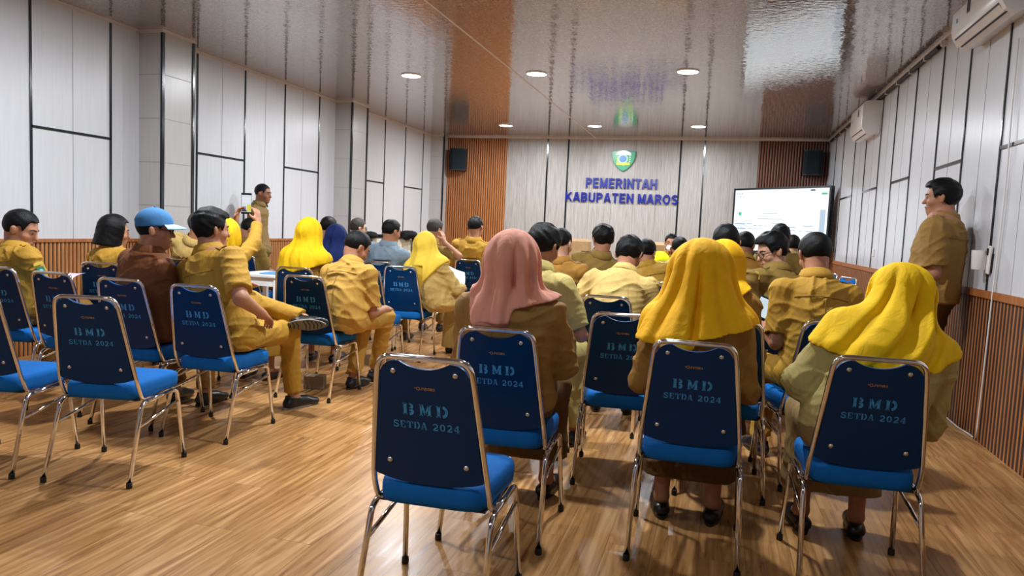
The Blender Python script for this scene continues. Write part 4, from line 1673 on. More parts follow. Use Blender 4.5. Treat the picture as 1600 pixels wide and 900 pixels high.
person('woman in a wide tented yellow headscarf, seated centre right with her back to us', HP(1096, 428, 3.12), 'C18', True, 'brown_gold', 'skirt_brown', scarf='amber', tuck=0.10, elbow_hint=[(-0.40, -0.3, -0.9), (0.36, -0.3, -0.9)],
       head_pitch=0.18, yaw=0.0, girth=1.0, hunch=0.03, scarf_kw=dict(r0=0.134, r1=0.275, nf=4, fold=0.010, bun=0.04, drape=0.72, blend=0.14,
       hem=(0.865, 0.04, 0.12, 0.1, lambda x, y: 0.055 * sg((x + 0.0) / 0.004)),
       creases=[(0.00, -0.12, 0.045, 0.055, 0.0), (-0.42, -0.35, 0.08, 0.026, -0.08), (-0.20, -0.25, 0.07, -0.012, -0.06), (0.35, 0.25, 0.10, 0.022, -0.08), (-0.85, -0.6, 0.10, 0.028, -0.05), (0.85, 0.55, 0.10, 0.028, -0.08), (1.35, 0.6, 0.12, 0.03, -0.02), (-1.4, -0.6, 0.12, 0.03, 0.0)]))
person('woman in a bright yellow headscarf and olive khaki blouse beside the right wall, seated', HP(1400, 460, 2.98), 'C21', True, 'pale', 'khaki_dark', scarf='yellow',
       head_yaw=0.75, head_pitch=0.10, yaw=0.10, girth=1.22, hunch=0.03, scarf_kw=dict(r0=0.112, r1=0.235, nf=8, fold=0.016, bun=0.03, drape=0.8, blend=0.09, hem=(0.88, 0.05, 0.16, 0.2),
       creases=[(0.75, -2.6, 0.075, 0.060, -0.10), (0.48, -2.6, 0.07, -0.022, -0.08), (0.25, -2.5, 0.07, 0.045, -0.06), (1.25, -2.2, 0.08, 0.045, -0.06), (-0.4, -1.6, 0.09, 0.035, -0.04), (1.5, -1.0, 0.12, 0.025, 0.1), (-1.3, 0.6, 0.2, 0.02, 0.05)]))
person('woman in a yellow headscarf half hidden behind the wide tented one', HP(1131, 412, 3.98), 'C19', True, 'brown_gold', 'skirt_brown', hip=(0.02, 3.925, 0.575), scarf='amber', head_yaw=-0.15, head_pitch=0.25, yaw=0.0, tuck=0.08, elbow_hint=[None, (0.3, -0.4, -1)],
       shoulder=0.9, scarf_kw=dict(r0=0.108, r1=0.13, lim=0.10, hem=(0.99, 0, 0.5, 0.2)))
# left block
person('man at the left edge in a mustard uniform, black hair, looking down to the right', HP(33, 357, 5.05), 'C1b', shirt='mustard', lower='trouser_brown', head_yaw=-1.05, head_pitch=0.35, yaw=-0.35,
       size=1.08, face=True, badge=1)
person('woman with black bobbed hair and a mustard blouse by the wooden wainscot', HP(180, 361, 5.75), 'C4', True, 'mustard', hair='bob', head_yaw=-0.5, yaw=-0.15, face=True, epaulette=False)
person('man in a pale blue cap, glasses and a brown shirt', HP(243, 358, 4.48), 'C5', shirt='brown', lower='trouser_brown', sleeve='long', hair='short', cap=True, glasses=True, face=True,
       head_yaw=-0.95, head_pitch=0.05, yaw=-0.30, girth=1.06, shoulder=0.94, epaulette=False, seam=False, elbow_hint=[None, (0.3, -0.5, -1)])
person('man in khaki whose head hides behind the cross-legged man', HP(313, 352, 6.45), 'C4b', shirt='khaki', head_yaw=-0.3, hair_mat=m_hair_g)
# the cross-legged man
hip5 = np.array([CH['C6'][0], CH['C6'][1], 0]) + rotz(CH['C6'][2]) @ np.array([0.02, 0.345, 0.575])
heel, toe = at_z(443, 641, 0), at_z(496, 630, 0)
fy5 = math.atan2(-(toe - heel)[0], (toe - heel)[1])
an5 = heel + nrm(toe - heel) * 0.075 + np.array([0, 0, 0.095])
hy5 = -0.75
KR5 = np.array([an5[0] - 0.02, an5[1] - 0.03, 0.535])
print('KR5', KR5, an5, np.linalg.norm(KR5 - hip5))
AL5 = KR5 + np.array([0.13, -0.03, 0.10])
KL5, AL5 = ik(hip5 + rotz(hy5) @ np.array([-0.085, 0.02, 0]), AL5, 0.42, 0.41, (-0.2, 1.0, 0.35))
ty = nrm([0.93, -0.05, 0.10])
sn = np.array([0.45, -0.85, -0.35])
tz = nrm(-(sn - ty * (sn @ ty)))
FR5 = np.stack([np.cross(ty, tz), ty, tz], 1)
person('man in mustard uniform sitting with one ankle on his knee, showing a grey shoe sole', HP(331, 357, 4.42), 'C6', hip=hip5, shirt='mustard', head_yaw=-0.50, head_pitch=0.05, yaw=-0.26, hip_yaw=hy5, shoulder=1.14, hair='full',
       knees=[KL5, KR5], ankles=[AL5, an5], foot_yaw=[0, fy5], foot_R=[FR5, None], girth=1.2, epaulette='dark', shoe_kind='sneaker', glasses=False,
       hands=[KL5 + np.array([-0.02, -0.14, 0.075]), HP(409, 490, 4.36)], elbow_hint=[(-0.3, -0.4, -1), None], face=True)
# woman photographing
w6 = person('woman in a yellow headscarf raising a phone to take a photo', HP(355, 366, 5.42), 'C6b', True, 'mustard', 'mustard', scarf='yellow2', head_yaw=-0.25, yaw=-0.40, head_pitch=-0.05, shoulder=1.1,
            hands=[HP(368, 347, 5.70), HP(404, 347, 5.70)], elbow_hint=[(-1, 0, -0.5), (1.0, 0.1, -0.6)], hdir=[(0.15, 0.1, 1), (-0.15, 0.1, 1)], palm=[(1, 0.2, 0), (-1, 0.2, 0)], curl=(0.5, 0.5),
            scarf_kw=dict(r0=0.105, r1=0.12, lim=0.16, hem=(1.0, 0, 0.6, 0.2)))
person('man looking down with bowed head just below the raised phone', HP(391, 358, 7.95), 'C7b', shirt='olive', tuck=0.12, head_yaw=-0.85, head_pitch=0.55, yaw=-0.3, face=True)
h8 = HP(411, 302, 8.85)
person('man in khaki uniform standing by the left wall, facing right', h8, hip=(h8[0] - 0.02, h8[1], 0.90), shirt='khaki_dark', lower='khaki_dark', yaw=-1.25, head_yaw=-1.35, head_pitch=0.10, hair='crop', standing=True, face=True, size=0.98, skin_i=1,
       hands=[h8 + np.array([0.10, -0.22, -0.75]), h8 + np.array([-0.12, 0.22, -0.75])], badge=None)
person('woman in a bright yellow headscarf left of the bent young man', HP(486, 364, 6.22), 'C8', True, 'brown_gold', scarf='yellow2', head_yaw=-0.2, yaw=-0.1, scarf_kw=dict(r0=0.115, r1=0.245, nf=9, fold=0.012, hem=(0.89, 0.25, 0, 0.2)))
person('woman in a navy headscarf near the left wall', HP(527, 370, 7.4), 'C10a', True, 'olive', scarf='navy', scarf_kw=dict(r0=0.11, r1=0.22, hem=(0.85, 0, 0, 0.2)))
person('dark haired person just left of the navy headscarf', HP(514, 355, 8.3), 'C10b', shirt='olive', head_yaw=-0.3)
person('greying man with glasses near the left wall, looking right', HP(560, 356, 9.0), 'C11b', shirt='khaki', hair='short', hair_mat=m_hair_g, glasses=True, head_yaw=-0.8, face=True, skin_i=2)
hip12 = (-2.63, 4.83, 0.575)
person('young man in a mustard uniform bent forward, seen from behind', HP(558, 386, 5.5), seat='C7', hip=hip12, hip_yaw=-0.25, shirt='mustard2', head_yaw=-0.65, head_pitch=0.55, yaw=-0.12, hunch=0.05, hair='short', face=True,
       hands=[hip12 + np.array([0.0, 0.30, 0.06]), hip12 + np.array([0.16, 0.33, 0.05])], elbow_hint=[None, (0.1, -0.3, -1.0)], knees=[hip12 + np.array([-0.02, 0.35, -0.03]), hip12 + np.array([0.13, 0.41, -0.02])], ankles=[hip12 + np.array([-0.04, 0.22, -0.48]), at_z(586, 577, 0.095)],
       epaulette=False, wrinkle=1.4)
person('man in a grey shirt, seated near the cream armchair', HP(612, 361, 7.55), 'C11', shirt='grey', lower='trouser_brown', head_yaw=-0.6, head_pitch=0.2, face=True, epaulette=False, girth=1.08)
hip15 = (-2.58, 6.52, 0.575)
person('woman in a lemon yellow headscarf and khaki dress turned to the right', HP(667, 384, 6.95), seat='C9', hip=hip15, hip_yaw=-0.3, fem=True, shirt='khaki', lower='khaki', scarf='lemon', head_yaw=-0.2, head_pitch=0.25, yaw=-0.25, skirt=0.06,
       scarf_kw=dict(r0=0.115, r1=0.24, nf=8, hem=(0.68, 0.1, 0.95, 0.1)), size=1.03)
p16 = HP(680, 358, 8.45)
person('man in a brown uniform holding a hand to his face, beside the lemon headscarf', p16, 'C16b', shirt='olive', hair_mat=m_hair_g, head_yaw=-0.5, head_pitch=0.2, yaw=-0.3, hands=[HP(708, 441, 8.05), HP(694, 378, 8.25)], elbow_hint=[None, (0.9, -0.1, -1.0)], hdir=[None, (-0.3, 0.2, 1)])
person('man in mustard seated before the orange wood column', HP(743, 355, 8.95), 'C12', shirt='mustard', hair='fade', head_yaw=-0.15, size=1.12, girth=1.05)
# right block
person('man in pale khaki shirt beside the pink headscarf', HP(850, 384, 4.15), 'C19b', shirt='pale', lower='pale', head_yaw=-0.45, head_pitch=0.40, yaw=-0.25, hair='full',
       knees=[None, HP(903, 548, 4.42)], hands=[None, HP(895, 522, 4.30)])
person('man with shaved sides in a brown uniform, centre', HP(877, 380, 5.75), 'C17', shirt='brown_gold', hair='fade', head_yaw=-0.35, head_pitch=0.12, epaulette='dark', skin_i=2, girth=1.05)
person('man with thick black hair in olive, head turned left', HP(942, 373, 6.55), 'C21b', shirt='olive', hair='full', head_yaw=0.5, head_pitch=0.2, yaw=0.25, epaulette='dark', size=1.05, elbow_hint=[None, (0.2, -0.5, -0.9)])
person('man in a pale khaki shirt stooping forward, hair black', HP(983, 397, 5.02), 'C16', shirt='khaki', hair='full', head_yaw=-0.2, head_pitch=0.55, yaw=-0.1, hunch=0.06, epaulette=False, girth=1.1, seam=False)
person('man in mustard just beyond the stooping one, mostly hidden', HP(1010, 394, 6.65), 'C23b', shirt='mustard', head_yaw=-0.3, head_pitch=0.3, shoulder=0.92, tuck=0.12, elbow_hint=[(-0.1, -0.5, -0.9), None])
person('man in khaki uniform right of the lime headscarf, short black hair', HP(1062, 388, 7.45), 'C24b', shirt='khaki', hair='fade', head_yaw=-0.1)
person('woman in a lime yellow headscarf, small and far', HP(1031, 411, 8.5), 'C24c', True, 'khaki', scarf='lime', head_pitch=0.5, scarf_kw=dict(r0=0.11, r1=0.18, hem=(0.88, 0, 0, 0.2)))
person('close cropped man behind the two amber headscarves', HP(1134, 378, 4.85), 'C27b', shirt='olive', hair='short', head_pitch=0.15)
person('dark man in tan uniform before the lower left screen corner', HP(1164, 383, 6.55), 'C28b', shirt='brown_gold', hair='short', head_yaw=-0.35, head_pitch=0.35, skin_i=1, tuck=0.13)
person('dark haired person sitting right before the screen', HP(1219, 370, 7.25), 'C28c', shirt='olive', hair='full')
person('person in khaki nearest the screen, partly hidden', HP(1238, 384, 8.1), 'C28d', shirt='khaki_dark', hair='short')
p29 = HP(1206, 391, 5.25)
person('man with glasses who has turned round and smiles, looking down', p29, 'C29b', shirt='olive', hair='full', head_yaw=1.95, head_pitch=0.35, head_roll=0.0, yaw=0.95, glasses=True, face=True, skin_i=2, badge=0, size=1.06,
       hands=[HP(1178, 470, 5.0), None], elbow_hint=[(-0.8, -0.6, -0.4), None], epaulette='dark')
p30 = person('man in mustard uniform reading a phone, broad back', HP(1273, 397, 4.10), 'C20', shirt='mustard', hair='short', head_yaw=0.30, head_pitch=0.40, yaw=0.22, girth=1.06, epaulette='dark', elbow_hint=[(0.1, -0.5, -0.9), None],
             hands=[HP(1182, 501, 4.24), HP(1206, 502, 4.16)], hdir=[(0.2, 0.6, 0.5), (-0.5, 0.6, 0.4)], palm=[(0.6, -0.6, 0.5), (-0.6, -0.6, 0.5)])
h32 = HP(1471, 308, 5.30)
person('stout man in a brown uniform standing against the right wall, arms folded', h32, hip=(h32[0] - 0.01, h32[1] + 0.0, 0.95), shirt='tan', lower='skirt_brown', yaw=1.05, head_yaw=1.25, head_pitch=0.05, hair='full', standing=True, face=True,
       size=1.07, girth=1.30, hunch=0.0, shoulder=0.95, hands=[h32 + np.array([-0.20, 0.02, -0.62]), h32 + np.array([-0.17, 0.16, -0.58])], elbow_hint=[(0.5, -0.8, -0.9), (0.5, 0.8, -0.9)], hdir=[(-0.3, 1, 0.1), (-0.5, -1, 0.1)], palm=[(1, 0, 0), (1, 0, 0)])
h24 = HP(1049, 379, 9.7)
person('person in mustard with a white mask, facing us at the far table', h24, hip=(h24[0], h24[1] + 0.12, 0.60), shirt='mustard', hair='short', yaw=PI, hip_yaw=PI, head_yaw=PI, face=True, mask=True)

# ------------------------------------------------------------------ end wall: crest, lettering, speakers, screen
yw = YB - 0.004
m_blue = plain('glossy navy letter', rgb(12, 26, 128), 0.18, 0.0, 0.6, 0.05)


GS = {  # plain bold letters: strokes in a box 1 wide, 1 high
    'P': (.78, [[(.14, 0), (.14, 1)], [(.14, .90), (.52, .90)], [(.14, .46), (.52, .46)], arc(.52, .68, .34, .22, 90, -90, 10)]),
    'E': (.72, [[(.14, 0), (.14, 1)], [(.14, .90), (.98, .90)], [(.14, .51), (.90, .51)], [(.14, .10), (.98, .10)]]),
    'M': (.98, [[(.11, 0), (.11, 1)], [(.89, 0), (.89, 1)], [(.13, .98), (.5, .06)], [(.87, .98), (.5, .06)]]),
    'R': (.82, [[(.14, 0), (.14, 1)], [(.14, .90), (.52, .90)], [(.14, .48), (.55, .48)], arc(.52, .69, .32, .21, 90, -90, 10), [(.50, .48), (.88, .0)]]),
    'I': (.30, [[(.5, 0), (.5, 1)]]),
    'N': (.86, [[(.13, 0), (.13, 1)], [(.87, 0), (.87, 1)], [(.15, .98), (.85, .02)]]),
    'T': (.76, [[(.5, 0), (.5, 1)], [(.0, .90), (1.0, .90)]]),
    'A': (.86, [[(.10, 0), (.47, 1.0)], [(.90, 0), (.53, 1.0)], [(.26, .30), (.74, .30)]]),
    'H': (.84, [[(.13, 0), (.13, 1)], [(.87, 0), (.87, 1)], [(.13, .52), (.87, .52)]]),
    'K': (.84, [[(.13, 0), (.13, 1)], [(.88, .99), (.20, .40)], [(.38, .56), (.90, .0)]]),
    'B': (.80, [[(.14, 0), (.14, 1)], [(.14, .90), (.52, .90)], [(.14, .51), (.56, .51)], [(.14, .10), (.56, .10)], arc(.52, .705, .29, .195, 90, -90, 9), arc(.55, .305, .31, .205, 90, -90, 9)]),
    'U': (.82, [[(.13, 1), (.13, .34)] + arc(.5, .36, .37, .27, 180, 360, 12) + [(.87, .34), (.87, 1)]]),
    'O': (.92, [arc(.5, .5, .39, .41, 0, 360, 26)]),
    'S': (.76, [arc(.5, .715, .34, .19, 25, 180, 10) + arc(.5, .715, .34, .19, 190, 262, 5) + arc(.5, .29, .36, .20, 80, -10, 6) + arc(.5, .29, .36, .20, -20, -158, 9)]),
}


def letters(body, x0, x1, z0, z1, name, lab):
    gap, space = 0.17, 0.36
    tot = sum(GS[c][0] if c != ' ' else space for c in body) + gap * (len(body) - 1)
    k, H = (x1 - x0) / tot, z1 - z0
    pen = 0.185 * H
    mb = MB()
    x = x0
    for i, c in enumerate(body):
        if c == ' ':
            x += (space + gap) * k
            continue
        w, sts = GS[c]
        for j, pts in enumerate(sts):
            P = [np.array([x + p[0] * w * k, z0 + p[1] * H]) for p in pts]
            n = len(P)
            closed = np.linalg.norm(P[0] - P[-1]) < 1e-6
            A, Bq = [], []
            for m in range(n):
                t = nrm(P[(m + 1) % n if not closed else (m + 1 if m < n - 1 else 1)] - P[m - 1 if m > 0 else (n - 2 if closed else 0)]) if 0 < m < n - 1 or closed else nrm(P[min(m + 1, n - 1)] - P[max(m - 1, 0)])
                nn = np.array([-t[1], t[0]]) * pen / 2
                A.append(P[m] + nn)
                Bq.append(P[m] - nn)
            yf, yb = yw - 0.036 - 0.0006 * j, yw
            cl = lambda q: (q[0], min(max(q[1], z0), z1))
            V = [(cl(q)[0], yf, cl(q)[1]) for q in A] + [(cl(q)[0], yf, cl(q)[1]) for q in Bq] + [(cl(q)[0], yb, cl(q)[1]) for q in A] + [(cl(q)[0], yb, cl(q)[1]) for q in Bq]
            Fq = []
            for m in range(n - 1):
                Fq += [(m, n + m, n + m + 1, m + 1), (m, m + 1, 2 * n + m + 1, 2 * n + m), (n + m, 3 * n + m, 3 * n + m + 1, n + m + 1)]
            Fq += [(0, 2 * n, 3 * n, n), (n - 1, 2 * n - 1, 4 * n - 1, 3 * n - 1)]
            mb.add(V, Fq)
        x += (w + gap) * k
    q = mb.build(name, m_blue)
    tag(q, lab, 'wall lettering', 'blue letters on the end wall')
    return q


a, b = at_y(916, 288, YB), at_y(1027, 288, YB)
a[2], b[2] = at_y(972, 294.6, YB)[2], at_y(972, 279.0, YB)[2]
letters('PEMERINTAH', a[0], b[0], a[2], b[2], 'wall_lettering', 'upper line of raised navy letters reading PEMERINTAH')
a, b = at_y(884, 308, YB), at_y(1059, 312, YB)
a[2], b[2] = at_y(972, 317.2, YB)[2], at_y(972, 302.2, YB)[2]
xm = at_y(990, 310, YB)[0]
letters('KABUPATEN', a[0], xm, a[2], b[2], 'wall_lettering', 'lower left word of raised navy letters reading KABUPATEN')
letters('MAROS', at_y(997, 310, YB)[0], b[0], a[2], b[2], 'wall_lettering', 'lower right word of raised navy letters reading MAROS')
# crest
c = at_y(974.5, 251, YB)
w2, h2 = 0.235, 0.205


def crest_T(sx, sy, dep):
    return lambda u, v, w: (c[0] + u * sx, yw - dep - w, c[2] + v * sy)


half = [(0, 1.0), (0.35, 0.93), (0.7, 0.86), (1.0, 0.84), (0.98, 0.35), (0.86, -0.1), (0.62, -0.5), (0.3, -0.85), (0, -1.04)]
sh = [(-u, v) for u, v in half[1:-1]] + half[::-1]
sh = half[:1] + [(-u, v) for u, v in half[1:-1]] + half[::-1][:-1]
t = MB().prism(sh, 0.03, crest_T(w2, h2, 0.0)).build('wall_crest', plain('dark green rim', rgb(10, 84, 66), 0.3))
tag(t, 'green shield crest above the navy lettering', 'crest')
MB().prism([(u * 0.93, v * 0.94) for u, v in sh], 0.006, crest_T(w2, h2, 0.03)).build('shield_field', plain('crest green', rgb(16, 160, 106), 0.3), t)
cir = lambda cx, cy, rx, ry, a0=0, a1=360, n=24: [(cx + rx * math.cos(math.radians(a0 + (a1 - a0) * k / n)), cy + ry * math.sin(math.radians(a0 + (a1 - a0) * k / n))) for k in range(n if a1 - a0 == 360 else n + 1)]
MB().prism(cir(0, 0.50, 0.62, 0.42, 0, 180), 0.006, crest_T(w2, h2, 0.036)).build('pale_dome', plain('crest white', rgb(226, 238, 236), 0.3), t)
MB().prism(cir(-0.05, 0.12, 0.42, 0.44), 0.006, crest_T(w2, h2, 0.040)).build('light_ring', plain('crest pale green', rgb(170, 214, 170), 0.3), t)
MB().prism(cir(-0.05, 0.14, 0.30, 0.32), 0.006, crest_T(w2, h2, 0.045)).build('blue_disc', plain('crest blue', rgb(24, 116, 204), 0.3), t)
MB().prism([(-0.55, -0.42), (-0.12, -0.44), (0.0, -0.5), (0.12, -0.44), (0.55, -0.42), (0.5, -0.16), (0.1, -0.24), (-0.1, -0.24), (-0.52, -0.16)], 0.006, crest_T(w2, h2, 0.041)).build('yellow_scroll', plain('crest yellow', rgb(214, 220, 60), 0.4), t)
mb = MB()
for k in range(4):
    mb.prism(cir(0.52, 0.42 - 0.16 * k, 0.06, 0.055, 0, 360, 8), 0.005, crest_T(w2, h2, 0.036))
mb.build('white_dots', plain('crest white', rgb(226, 238, 236), 0.3), t)
mb = MB()
for k in range(5):
    mb.prism(cir(-0.50, 0.34 - 0.14 * k, 0.06, 0.04, 0, 360, 8), 0.005, crest_T(w2, h2, 0.036))
mb.build('rice_ear', plain('crest yellow', rgb(214, 220, 60), 0.4), t)

# speakers
m_spk = plain('dark speaker cabinet', rgb(20, 36, 42), 0.5)
m_grl = plain('speaker cloth', rgb(14, 30, 38), 0.75, 0, 0.3, 0.25, 200)
for px, lab, rz in (((701, 231, 725, 266), 'black wall speaker on the orange wood column at left', 0.25), ((1257, 234, 1286, 274), 'black wall speaker on the dusky wood column above the screen', -0.12)):
    a, b = at_y(px[0], px[1], YB - 0.3), at_y(px[2], px[3], YB - 0.3)
    cx, cz, w, h = (a[0] + b[0]) / 2, (a[2] + b[2]) / 2, abs(b[0] - a[0]), abs(a[2] - b[2])
    t = empty('wall_speaker', (cx, YB - 0.19, cz), rz)
    tag(t, lab, 'speaker', 'black wall speakers')
    MB().prism([(-w / 2, 0.10), (w / 2, 0.10), (w / 2 * 0.92, -0.08), (w / 2 * 0.6, -0.12), (-w / 2 * 0.6, -0.12), (-w / 2 * 0.92, -0.08)][::-1], h, lambda u, v, q: (u, v, q - h / 2)).build('cabinet', m_spk, t)
    MB().prism([(-w / 2 * 0.9, -0.085), (-w / 2 * 0.58, -0.126), (w / 2 * 0.58, -0.126), (w / 2 * 0.9, -0.085)], h * 0.9, lambda u, v, q: (u, v, q - h * 0.45)).build('speaker_grille', m_grl, t)
    MB().box((0, 0.135, 0), (0.08, 0.09, 0.12)).build('wall_bracket', m_trim_black, t)

# the screen on its stand, turned towards the audience
TR, TL = np.array([1.655, 12.5, 0]), np.array([0.205, 13.93, 0])
dx = nrm(TR - TL)
wid = np.linalg.norm(TR - TL)
ny = np.array([dx[1], -dx[0], 0])            # out of the screen towards the seats
zb, zt = 1.03, 2.197
t = empty('display_screen', ((TR[0] + TL[0]) / 2, (TR[1] + TL[1]) / 2, 0))
tag(t, 'large white lit presentation screen on a stand in the right corner', 'screen')
o0 = np.array(t.location)
S = lambda u, v, w: TL + dx * u + ny * w + np.array([0, 0, v]) - o0
bx_ = lambda mb, u0, u1, v0, v1, w0, w1: mb.add([S(u, v, w) for u in (u0, u1) for v in (v0, v1) for w in (w0, w1)], [(0, 1, 3, 2), (4, 6, 7, 5), (0, 4, 5, 1), (2, 3, 7, 6), (0, 2, 6, 4), (1, 5, 7, 3)])
m_bez = plain('black screen bezel', rgb(12, 20, 26), 0.3)
mb = MB()
bz = 0.034
bx_(mb, 0, wid, zb, zt, -0.07, -0.006)
bx_(mb, 0, wid, zt - bz, zt, -0.006, 0.012)
bx_(mb, 0, wid, zb, zb + 0.07, -0.006, 0.012)
bx_(mb, 0, bz, zb + 0.07, zt - bz, -0.006, 0.012)
bx_(mb, wid - bz, wid, zb + 0.07, zt - bz, -0.006, 0.012)
mb.build('screen_bezel', m_bez, t)
mb = MB()
bx_(mb, bz, wid - bz, zb + 0.07, zt - bz, -0.005, 0.002)
scr = mb.build('lit_picture', emis('screen white', (0.90, 0.96, 1.0, 1), 0.82), t)
u_ = lambda px: bz + (px - 230) / (1335 - 230) * (wid - 2 * bz)
v_ = lambda py: zt - bz - (py - 105) / 735 * (zt - zb - 0.07 - bz)
ink = {'pale blue': (0.35, 0.62, 0.95, 1), 'pale grey': (0.66, 0.72, 0.78, 1), 'green': (0.02, 0.72, 0.36, 1), 'dark': (0.03, 0.05, 0.07, 1), 'sky': (0.62, 0.82, 1.0, 1)}
items = {
    'pale_grey_bar': ('pale grey', [(250, 142, 262, 158), (280, 144, 296, 156), (312, 142, 326, 158), (250, 182, 268, 190), (286, 180, 312, 192), (332, 182, 352, 190), (540, 450, 838, 458), (720, 504, 804, 512), (600, 384, 776, 392)]),
    'blue_bar': ('pale blue', [(245, 514, 384, 526), (405, 512, 468, 520), (490, 532, 530, 540), (560, 534, 600, 540), (636, 536, 660, 542), (720, 536, 736, 542), (860, 540, 884, 546), (905, 546, 1000, 553), (1080, 526, 1184, 533), (256, 566, 392, 580), (420, 570, 478, 577), (498, 572, 536, 578), (545, 572, 606, 576), (776, 578, 830, 584), (845, 574, 900, 580), (940, 584, 1000, 590), (1040, 586, 1066, 592), (1116, 588, 1186, 596), (866, 540, 872, 640)]),
    'green_mark': ('green', [(1254, 156, 1314, 178), (440, 738, 476, 752)]),
    'dark_mark': ('dark', [(1134, 118, 1184, 134)]),
    'side_strip': ('sky', [(1252, 345, 1308, 720)]),
}
for nm, (k, rs) in items.items():
    mb = MB()
    for x0, y0, x1, y1 in rs:
        bx_(mb, u_(x0), u_(x1), v_(y1), v_(y0), 0.001, 0.0035)
    mb.build(nm, emis('screen ' + k, ink[k], 0.55), scr)
mb = MB()
cxu, cyv = u_(308), v_(398)
mb.prism([(cxu + u * 0.036, cyv + v * 0.036) for u, v in sh], 0.002, lambda u, v, w: S(u, v, 0.0015 + w))
mb.build('green_shield', emis('screen green', ink['green'], 0.6), scr)
mb = MB()
for k in (-0.5, 0.5):
    mb.tube([S(wid / 2 + k * 0.7, 0.12, -0.12), S(wid / 2 + k * 0.7, 1.5, -0.12)], 0.028, 12)
    bx_(mb, wid / 2 + k * 0.7 - 0.04, wid / 2 + k * 0.7 + 0.04, 1.2, 1.9, -0.12, -0.07)
mb.build('stand_post', m_trim_black, t, True, 40)
mb = MB()
for k in (-0.5, 0.5):
    bx_(mb, wid / 2 + k * 0.7 - 0.035, wid / 2 + k * 0.7 + 0.035, 0.07, 0.12, -0.32, 0.30)
bx_(mb, wid / 2 - 0.35, wid / 2 + 0.35, 0.08, 0.11, -0.14, -0.09)
mb.build('stand_foot', m_trim_black, t)
for k in (-0.5, 0.5):
    for w in (-0.29, 0.27):
        MB().tube([S(wid / 2 + k * 0.7 - 0.02, 0.035, w), S(wid / 2 + k * 0.7 + 0.02, 0.035, w)], 0.035, 16).build('castor', m_rub, t, True, 40)
mb = MB()
for v0, v1 in ((1.62, 1.80), (1.42, 1.60), (1.22, 1.40)):
    bx_(mb, wid, wid + 0.03, v0, v1, -0.05, -0.02)
mb.build('side_socket', m_bez, t)
cab = bez([S(wid + 0.01, 1.3, -0.04), S(wid + 0.09, 1.2, -0.05), S(wid + 0.06, 1.0, -0.06), S(wid - 0.1, 0.9, -0.09), S(wid - 0.3, 0.2, -0.12)], 0.08, 6)
MB().tube(cab, 0.008, 8).build('screen_cable', m_trim_black, t, True)

# ------------------------------------------------------------------ right wall: air conditioners, pipe, sockets, cables
m_ac = plain('white glossy plastic', rgb(226, 222, 218), 0.28, 0, 0.5, 0.03)
m_ac2 = plain('warm white louvre', rgb(214, 204, 196), 0.35)
m_slot = plain('black air slot', rgb(22, 20, 22), 0.5)


def aircon(y0, y1, z0, z1, lab, near_label):
    L, H, D = y1 - y0, z1 - z0, 0.215
    t = empty('air_conditioner', (XR, y0, z0))
    tag(t, lab, 'air conditioner', 'wall air conditioners')
    prof = [(0, 0.035), (-0.10, 0.0), (-D + 0.045, 0.022), (-D + 0.008, 0.085), (-D, 0.13), (-D + 0.002, H - 0.045), (-D + 0.028, H - 0.008), (-D + 0.07, H), (0, H)]
    n = len(prof)
    vs = [(x, y, z) for y in (0.0, 0.012, L - 0.012, L) for x, z in [((px + 0.003 if y in (0.0, L) and px < 0 else px), pz) for px, pz in prof]]
    fs = [(k * n + i, k * n + (i + 1) % n, (k + 1) * n + (i + 1) % n, (k + 1) * n + i) for k in range(3) for i in range(n)]
    fs += [tuple(range(n))[::-1], tuple(3 * n + i for i in range(n))]
    MB().add(vs, fs).build('casing', m_ac, t, True, 32)
    # outlet: flap and two dark slots under the front edge
    def on(u, off):           # along the lower front slope
        a_, b_ = np.array([-D + 0.008, 0.085]), np.array([-D + 0.045, 0.022])
        c_ = np.array([-0.10, 0.0])
        p = a_ + (b_ - a_) * (u / 0.45) if u < 0.45 else b_ + (c_ - b_) * ((u - 0.45) / 0.55)
        nn = np.array([-0.55, -0.83])
        return p + nn * off
    for nm, u0, u1, off, m_ in (('air_slot', 0.10, 0.30, 0.0015, m_slot), ('flap', 0.18, 0.52, 0.007, m_ac2), ('air_slot', 0.56, 0.66, 0.0015, m_slot)):
        a_, b_ = on(u0, off), on(u1, off)
        a2, b2 = on(u0, off - 0.006), on(u1, off - 0.006)
        q = [(x, y, z) for y in (0.05, L - 0.05) for x, z in (a_, b_, b2, a2)]
        MB().add(q, [(0, 1, 2, 3)[::-1], (4, 5, 6, 7), (0, 4, 5, 1)[::-1], (1, 5, 6, 2)[::-1], (2, 6, 7, 3)[::-1], (3, 7, 4, 0)[::-1]]).build(nm, m_, t)
    MB().box((-D - 0.001, near_label, H * 0.72), (0.003, 0.055, 0.09)).build('dark_sticker', m_slot, t)
    MB().box((-D - 0.001, L - 0.13, H * 0.6), (0.003, 0.022, 0.030)).build('blue_sticker', plain('blue sticker', rgb(60, 170, 220), 0.4), t)
    MB().tube([(-0.05, 0.02, -0.001), (-0.02, -0.01, 0.02), (-0.012, -0.03, 0.25)], 0.006, 8).build('drain_tube', m_ac2, t, True)
    return t


